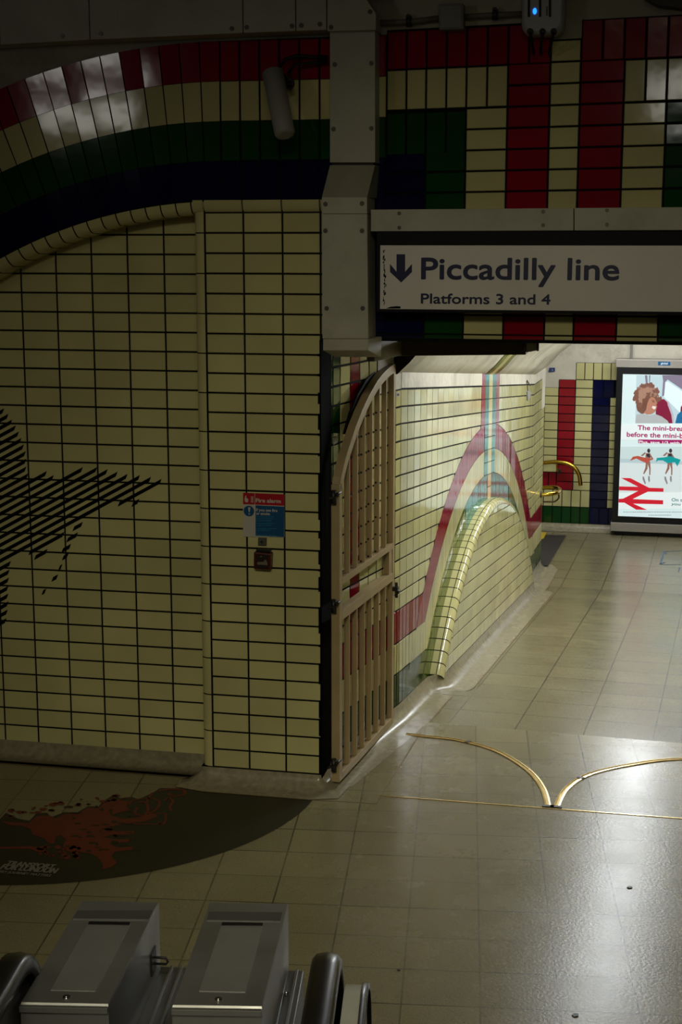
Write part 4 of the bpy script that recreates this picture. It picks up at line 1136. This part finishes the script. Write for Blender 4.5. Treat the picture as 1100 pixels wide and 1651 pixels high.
m = MB(); ordr[0] += .0004; o = ordr[0]
for y, xa, xb in ((1370,130,900), (1396,340,520)):
    x = xa
    while x < xb:
        wv = random.uniform(6, 16); m.poly([X(*Zp(a_, b_, o), o) for a_, b_ in ((x,y+4),(x+wv,y+4),(x+wv,y-4),(x,y-4))]); x += wv+random.uniform(3,5)
m.build('small_print', scr('print_grey', (.30,.38,.38)), scrn)
m = MB(); A8 = A7+.011
q = [X.px(980+x*120/619, 560+y*120/619, A8) for x, y in ((420,150),(522,152),(522,120),(420,118))]
m.poly([X(u,v,A8) for u,v in q]); lgp = m.build('logo_plate', emis('logo_blue', (.0,.16,.42), .35), cab)
m = MB(); write(m, X, 'global', X.px(980+442*120/619,588,A8)[0], X.px(980+500*120/619,588,A8)[0], X.px(1062,587.2,A8)[1], .022, A8+.001, 0, .0012); m.build('lettering', emis('logo_white', (.7,.8,.85), .7), lgp)
m = MB(); m.tube([X(.90,1.50,.1), X(.90,1.75,.03), X(.905,2.3,.02)], .014, 10)
tag(m.build('conduit', GREYP), 'pale conduit rising from the advertising display up the far wall', 'conduit')
# blue notice on far plaster
m = MB(); q = [X.px(x,y,.004) for x, y in ((885,600),(895,599),(895,593),(886,593))]; m.hexa([X(u,v,.004) for u,v in q]+[X(u,v,-.012) for u,v in q])
nt = tag(m.build('notice', pm('notice_blue', (.01,.03,.16), .5)), 'small dark blue notice stuck on the plaster of the far wall', 'notice')
m = MB(); c = X.px(891,596.5,.005); m.poly([X(c[0]-.012,c[1]-.008,.005), X(c[0]+.012,c[1]-.008,.005), X(c[0],c[1]+.014,.005)]); m.build('symbol', pm('notice_pale', (.25,.3,.4), .5), nt)
# patch with a stray wire on the corridor wall
m = MB(); q = [W.px(x,y,.012) for x, y in ((851.5,646),(855.5,641),(857,633),(853.5,629),(851,632))]
m.poly([W(u,v,.012) for u,v in q]); 
for a_, b_ in zip(q, q[1:]+q[:1]): m.poly([W(*a_,.012), W(*b_,.012), W(*b_,0), W(*a_,0)])
tag(m.build('filler_patch', pm('patch_grey', (.28,.28,.25), .6)), 'grey filler patch over a broken tile high on the corridor wall', 'patch')
m = MB(); m.tube([W(*W.px(x,y,.01),.01) for x, y in ((851,630),(850.5,622),(849.5,615),(850.5,613),(854,620),(855,622))], .004, 6)
tag(m.build('loose_wire', IRON), 'thin loose wire sticking up above the grey patch on the corridor wall', 'wire')
# number plate near the gate, sticker on green tile
m = MB(); q = [WS.px(x,y,.006) for x, y in ((639,641),(645,640),(645,632),(639,633))]; m.hexa([WS(u,v,.006) for u,v in q]+[WS(u,v,0) for u,v in q])
np_ = tag(m.build('number_plate', WHITEP), 'tiny white plate with dark marks on the top tile beside the open gate', 'plate')
m = MB(); q = [WS.px(x,y,.007) for x, y in ((640.5,638.5),(644,638),(644,634.5),(640.5,635))]; m.poly([WS(u,v,.007) for u,v in q]); m.build('marks', IRON, np_)
m = MB(); q = [WS.px(x,y,.005) for x, y in ((538.5,717),(544,714),(544,703),(538.5,706))]; m.hexa([WS(u,v,.005) for u,v in q]+[WS(u,v,0) for u,v in q])
tag(m.build('sticker', PALEP), 'small pale square sticker on the green tiles behind the gate', 'sticker')
# dark mat by the corner and yellow edge
m = MB(); zz = ZL+.012
m.hexa([fl(x,y,ZL+.001) for x, y in ((845,912),(884,912),(913,863),(845,861))]+[fl(x,y,zz) for x, y in ((845,912),(884,912),(913,863),(845,861))])
tag(m.build('floor_mat', MATM), 'dark grey mat on the landing floor behind the corridor corner', 'mat')
m = MB(); m.hexa([fl(x,y,ZL+.013) for x, y in ((866,872),(877,868),(882,858),(866,858))]+[fl(x,y,ZL+.017) for x, y in ((866,872),(877,868),(882,858),(866,858))])
tag(m.build('warning_strip', YELLOW), 'short yellow warning strip at the far end of the dark mat', 'strip')
# blue marker lines on the floor
def floorstroke(m, pts, wd, z):
    P = [fl(x, y, z) for x, y in pts]
    for a, b in zip(P[:-1], P[1:]):
        d_ = (b-a).normalized(); q = V((d_.y,-d_.x,0))*wd/2
        m.hexa([a-q, b-q, b+q, a+q]+[p_+V((0,0,.0015)) for p_ in (a-q, b-q, b+q, a+q)])
m = MB(); Zf = lambda P: [(820+x*.2545, 540+y*.2545) for x, y in P]
Pz = rp(6.2,1)
def marks(P): 
    return Zf(P)
zfl = ZL+.0015
floorstroke(m, marks([(1002,1386),(985,1372),(983,1390),(962,1452),(990,1440)]), .016, zfl)
floorstroke(m, marks([(990,1372),(1100,1368)]), .008, zfl); floorstroke(m, marks([(968,1455),(1095,1455)]), .008, zfl)
floorstroke(m, marks([(1085,1470),(1078,1500)]), .01, zfl)
tag(m.build('floor_marking', BLUEM), 'blue marker outline drawn on the landing floor in front of the display', 'floor marking')

# ================================================================== FLOOR DISC
disc = thing('floor_sticker', 'large black semicircular vinyl floor graphic with red artwork by the wall', 'floor sticker', (-1.5, 7.2, 0))
CX, CY, CR = -1.497, 7.66, 1.40
z0 = .0025
def onfl(x, y, z): p = fl(x, y, z); return p
# black field: from the coving, round the rim, and back along the ragged upper-left edge
rim = []
for k in range(60):
    a = math.radians(-15.5 - (180-31)*k/59); rim.append((CX+CR*math.cos(a), CY+CR*math.sin(a)))
rag = [(x*520/1100, 1240+y*200/423) for x, y in ((0,172),(20,150),(60,170),(100,178),(125,152),(160,150),(175,165),(220,148),(262,150),(300,128),(335,130),(355,108),(385,92),(410,100),(450,96),(470,104),(500,92),(525,80),(545,66),(600,66),(640,66))]
ragw = [(fl(x,y,0).x, fl(x,y,0).y) for x, y in rag]
m = MB()
pl = [(p[0], p[1]) for p in rim if True]
left = [(ragw[0][0]-.7, ragw[0][1]+.12)]
top_r = fl(505,1289.5)
outl = [(top_r.x, top_r.y)] + [p for p in pl if p[1] < top_r.y-.01] 
outl = [outl[0]] + [p for p in outl[1:]]
outl += left + ragw
m.poly([V((x,y,z0)) for x, y in outl][::-1]); m.build('black_field', VINYL, disc)
m = MB()
def dp(P, z): m.poly([fl(x*520/1100, 1240+y*200/423, z)for x, y in P][::-1])
red = [(0,178),(60,182),(100,185),(125,160),(170,158),(190,168),(225,152),(262,154),(300,132),(335,134),(358,112),(385,98),(410,106),(440,110),(430,128),(445,140),(400,150),(380,158),(420,170),(470,165),(520,150),(540,160),(500,178),(430,186),(380,196),(340,205),(400,212),(460,210),(455,222),(380,225),(350,232),(400,240),(460,238),(430,250),(370,252),(400,268),(455,264),(450,275),(390,282),(380,296),(398,318),(385,332),(350,342),(352,325),(335,302),(310,288),(270,282),(230,280),(215,262),(225,240),(205,225),(190,232),(185,255),(165,252),(150,235),(110,222),(105,205),(80,195),(30,190)]
dp(red, z0+.0006)
dp([(0,265),(60,264),(110,262),(150,272),(160,284),(130,282),(100,272),(50,272),(0,272)], z0+.0006)
rnd = random.Random(4)
for k in range(26):
    x, y = rnd.uniform(130,270), rnd.uniform(262,305); r = rnd.uniform(3,9)
    dp(blob(x, y, r*1.5, r*.8, 9, .3, k), z0+.0006)
for k in range(34):
    x = rnd.uniform(20,400); y = 165-x*.16+rnd.uniform(-22,4); r = rnd.uniform(3,8)
    dp(blob(x, y, r*1.8, r*.7, 9, .3, 50+k), z0+.0006)
def dstroke(P, wd):
    PP = [fl(x*520/1100, 1240+y*200/423, z0+.0007) for x, y in P]; PP = spline(PP, 5)
    for a, b in zip(PP[:-1], PP[1:]):
        d_ = (b-a).normalized(); q = V((d_.y,-d_.x,0))*wd/2; m.poly([a-q, b-q, b+q, a+q][::-1])
dstroke([(540,75),(580,68),(625,72),(628,86),(590,92),(575,82)], .02); dstroke([(560,108),(575,98),(590,110),(580,128),(585,142)], .014)
dstroke([(470,130),(460,150),(490,158),(505,140),(498,115),(470,112)], .016); dstroke([(440,120),(460,105),(520,100),(545,115),(530,140),(505,152)], .014)
dstroke([(520,155),(560,150),(565,170),(555,190),(540,180)], .012); dstroke([(400,175),(430,185),(520,188),(555,185)], .012)
dstroke([(395,110),(425,98),(450,102)], .012); dstroke([(500,112),(520,80)], .012)
m.build('red_artwork', VINYLR, disc)
m = MB()
for k in range(40):
    x, y = rnd.uniform(230,470), rnd.uniform(125,290); dp(blob(x, y, rnd.uniform(4,16), rnd.uniform(2,4.5), 9, .3, 200+k), z0+.0012)
m.build('black_detail', VINYL, disc, kind='stuff')
m = MB()
t0 = fl(25*520/1100, 1240+329*200/423, 0); t1 = fl(187*520/1100, 1240+342*200/423, 0); ed = (t1-t0).normalized(); ep = V((-ed.y, ed.x, 0))
class FFr:
    def __call__(s, u, v, o=0): p = t0 + ed*u + ep*v; return V((p.x, p.y, o))
ff = FFr(); n_t = (t1-t0).length
def tl(x, y): p = fl(x*520/1100, 1240+y*200/423, 0)-t0; return p.dot(ed), p.dot(ep)
for s_, a_, b_, hh, bo in (('TRANSPORT',(17,330),(180,343),.050,.0025), ('FOR LONDON',(0,343),(187,358),.056,.003), ('EVERY JOURNEY MATTERS',(-22,352),(168,372),.026,.0008)):
    ua, va = tl(*a_); ub, vb2 = tl(*b_); words(ff, s_, ua, ub, (va+vb2)/2, hh, z0+.0014, VINYLT, disc, bo)

# ================================================================== ESCALATOR (foreground)
ZB = .90
def V3(p, z): return V((p.x, p.y, z))
def pedestal(tx, label, panel, slot, lock, strip):
    a, b, c, d = [fl(x, y, ZB) for x, y in tx]     # far-left, far-right, near-right, near-left
    t = thing('escalator_pedestal', label, 'control pedestal', V3((a+b+c+d)/4, .3), 'steel pedestals between the escalators')
    zb = .681; ch = .008
    m = MB(); top = [d, c, b, a]
    ctr = (a+b+c+d)/4
    ins = [ctr+(p_-ctr)*.985 for p_ in top]
    m.poly([V3(p_, ZB) for p_ in ins], 0)
    for i in range(4):
        j = (i+1) % 4
        m.poly([V3(top[i], ZB-.006), V3(top[j], ZB-.006), V3(ins[j], ZB), V3(ins[i], ZB)], 0)
        m.poly([V3(top[i], zb), V3(top[j], zb), V3(top[j], ZB-.006), V3(top[i], ZB-.006)], 0)
    m.poly([V3(p_, zb) for p_ in top][::-1])
    body = m.build('body', STEEL, t)
    # front lip
    n_ = ((c-b)).normalized()
    m = MB(); m.hexa([V3(d,ZB-.02)+n_*.012, V3(c,ZB-.02)+n_*.012, V3(c,ZB-.004)+n_*.012, V3(d,ZB-.004)+n_*.012, V3(d,ZB-.02), V3(c,ZB-.02), V3(c,ZB-.004), V3(d,ZB-.004)]); m.build('front_lip', STEEL, t, bevel=.001)
    def flat(pts, z, th_, nm, mt):
        P = [fl(x, y, z) for x, y in pts]; m = MB(); m.hexa([p_-V((0,0,th_)) for p_ in P]+P); return m.build(nm, mt, t)
    flat(strip, ZB+.0035, .0035, 'cross_strip', STEELD)
    flat(panel, ZB+.002, .002, 'lid_panel', pm('lid_steel', (.42,.42,.41), .42, metal=.6, var=.08))
    flat(slot, ZB+.0045, .0044, 'slot', BLACKP)
    m = MB(); c_ = fl(*lock, ZB); m.disc(V3(c_, ZB), V((0,0,1)), .010, .004, 16); m.disc(V3(c_, ZB), V((0,0,1)), .005, .0055, 12); m.build('lock', CHROME, t)
    return t
cz = lambda P: [(x*620/1100, 1420+y*231/410) for x, y in P]
p1 = pedestal(cz([(235,55),(455,60),(310,355),(58,350)]), 'left of the two brushed steel escalator pedestals, with a latch on its side', cz([(250,125),(372,126),(272,315),(145,312)]), cz([(255,116),(372,118),(370,125),(252,123)]), cz([(190,335)])[0], cz([(222,85),(438,84),(425,110),(208,108)]))
p2 = pedestal(cz([(600,60),(825,65),(750,362),(492,358)]), 'right of the two brushed steel escalator pedestals, beside the black handrail', cz([(633,128),(752,129),(702,318),(570,315)]), cz([(636,118),(752,120),(751,127),(634,126)]), cz([(625,341)])[0], cz([(598,88),(808,90),(802,115),(592,112)]))
# latch
b = fl(*cz([(455,60)])[0], ZB); c = fl(*cz([(310,355)])[0], ZB); dl = (c-b).normalized(); nl = V((-dl.y, dl.x, 0)); nl = nl if nl.x > 0 else -nl
P = b+dl*.10; m = MB(); q = V3(P, ZB-.14)
m.box(Frame((q.x,q.y,q.z), dl, nl), -.03, .03, -.035, .035, 0, .004); m.tube([q+nl*.002+V((0,0,.012)), q+nl*.04+V((0,0,.012)), q+nl*.045, q+nl*.04-V((0,0,.008)), q+nl*.002-V((0,0,.008))], .004, 8)
m.build('latch', IRON, p1)
# decking
dk = thing('escalator_decking', 'dull steel decking between and behind the two pedestals', 'escalator decking', (-.5, 3.4, .6))
az = math.radians(3.6); eD = V((math.sin(az), math.cos(az), 0)); sD = V((math.cos(az), -math.sin(az), 0))
o_ = fl(380, 1577, .68); 
D = Frame((o_.x, o_.y, 0), sD, -eD)      # o: towards camera
m = MB()
m.box(D, -.47, .20, .0, .68, -.06, 1.6)
m.build('deck_plate', STEELD, dk, bevel=.004)
for u in (-.20, -.17, -.10, .15, .18):
    m = MB(); m.box(D, u-.004, u+.004, .66, .690, -.05, 1.5); m.build('trim_strip', STEEL, dk, bevel=.001)
m = MB(); c_ = fl(462, 1605, .68); m.disc(V3(c_, .68), V((0,0,1)), .007, .014, 12); m.build('bolt', CHROME, dk)

def newel(px0, label, side, zt, R=.20):
    """escalator handrail: level run towards the viewer, half-round end facing the hall"""
    e = fl(px0, 1541, zt)
    t = thing('escalator_handrail', label, 'handrail', V3(e, .4), 'black escalator handrails in the foreground')
    H_ = Frame((e.x + eD.x*.13, e.y + eD.y*.13, 0), eD, sD)   # u forward, o right
    path = []
    for k in range(8): path.append((-1.9+1.9*k/8-R, zt))
    for k in range(19): a = PI/2-PI*k/18; path.append((-R+R*math.cos(a), zt-R+R*math.sin(a)))
    for k in range(1, 8): path.append((-R-1.9*k/8, zt-2*R))
    prof_ = [(-.042,-.028), (-.050,-.012), (-.046,.004), (-.034,.012), (0,.016), (.034,.012), (.046,.004), (.050,-.012), (.042,-.028), (.030,-.020), (-.030,-.020)]
    m = MB(); rr = []
    for i, (u, z) in enumerate(path):
        a_ = path[max(i-1,0)]; b_ = path[min(i+1,len(path)-1)]; tx_, tz_ = b_[0]-a_[0], b_[1]-a_[1]; l = math.hypot(tx_, tz_); nx_, nz_ = -tz_/l, tx_/l
        if i < 18: pass
        rr.append([H_(u+nx_*h*1.3, z+nz_*h*1.3, s*.80) for s, h in prof_])
    m.grid(rr, 0, True, True, True); m.build('rubber_rail', RUBBER, t)
    m = MB(); rr = []
    ri = R-.035
    outl_ = [(-1.9, zt-.035)] + [(-R+ri*math.cos(PI/2-PI*k/16), zt-R+ri*math.sin(PI/2-PI*k/16)) for k in range(17)] + [(-1.9, zt-2*R+.035)]
    A_ = [H_(u, z, -.012) for u, z in outl_]; B_2 = [H_(u, z, .012) for u, z in outl_]
    m.poly(A_[::-1]); m.poly(B_2)
    for i in range(len(A_)): j = (i+1) % len(A_); m.poly([A_[i], A_[j], B_2[j], B_2[i]])
    m.build('balustrade_panel', pm('balustrade_grey', (.16,.16,.15), .4), t)
    return t, H_
nr, HR = newel(527, 'black rubber escalator handrail end right of the two pedestals', 1, .99)
nl_, HL = newel(26, 'black rubber escalator handrail end at the bottom left corner', -1, .99)
# pale skirt newel to the right of the handrail
sk = thing('escalator_skirt', 'pale grey curved escalator skirt with a black edge, at the bottom centre', 'escalator skirt', V3(fl(560,1600,.8), .4))
m = MB(); prof3 = []
R3 = .30; zt3 = .93
path3 = [(-1.6+1.6*k/6-R3, zt3) for k in range(6)] + [(-R3+R3*math.cos(PI/2-PI/2*k/12), zt3-R3+R3*math.sin(PI/2-PI/2*k/12)) for k in range(13)] + [(0, .3)]
rr = [[HR(u+.06, z, .05), HR(u+.06, z, .075), HR(u+.06, z, .10)] for u, z in path3]
m.grid(rr, 0); 
A_ = [HR(u+.06, z, .10) for u, z in path3] + [HR(-1.6-R3, .3, .10)]
m.poly(A_[::-1]); m.poly([HR(u+.06, z, .05) for u, z in path3] + [HR(-1.6-R3, .3, .05)])
m.build('panel', pm('skirt_pale', (.60,.60,.54), .35, var=.1), sk)
m = MB(); rr = [[HR(u+.06, z+.006, .094), HR(u+.06, z+.006, .112), HR(u+.06, z-.012, .112)] for u, z in path3]; m.grid(rr, 0, True); m.build('edge_trim', RUBBER, sk)

# litter spots on the floor
for (x, y, w_, h_, lb) in ((1016,1430,5,1.6,'small black scrap of litter on the floor right of centre'), (928,1636,6,3,'dark chewing gum spot near the bottom edge of the floor'), (643,1563,3,1.4,'small dark spot on the floor right of the pedestals'), (289,1563,3.5,2.5,'dark diamond shaped bit of litter between the pedestals')):
    m = MB(); top = [fl(x+w_*math.cos(k*PI/5)*(1 if k % 2 else .7), y+h_*math.sin(k*PI/5)*(1 if k % 2 else .8), .004) for k in range(10)]
    bot = [V3(p_, .0005) for p_ in top]
    m.poly(top)
    for k in range(10): m.poly([top[k], bot[k], bot[(k+1)%10], top[(k+1)%10]])
    tag(m.build('litter', IRON), lb, 'litter')
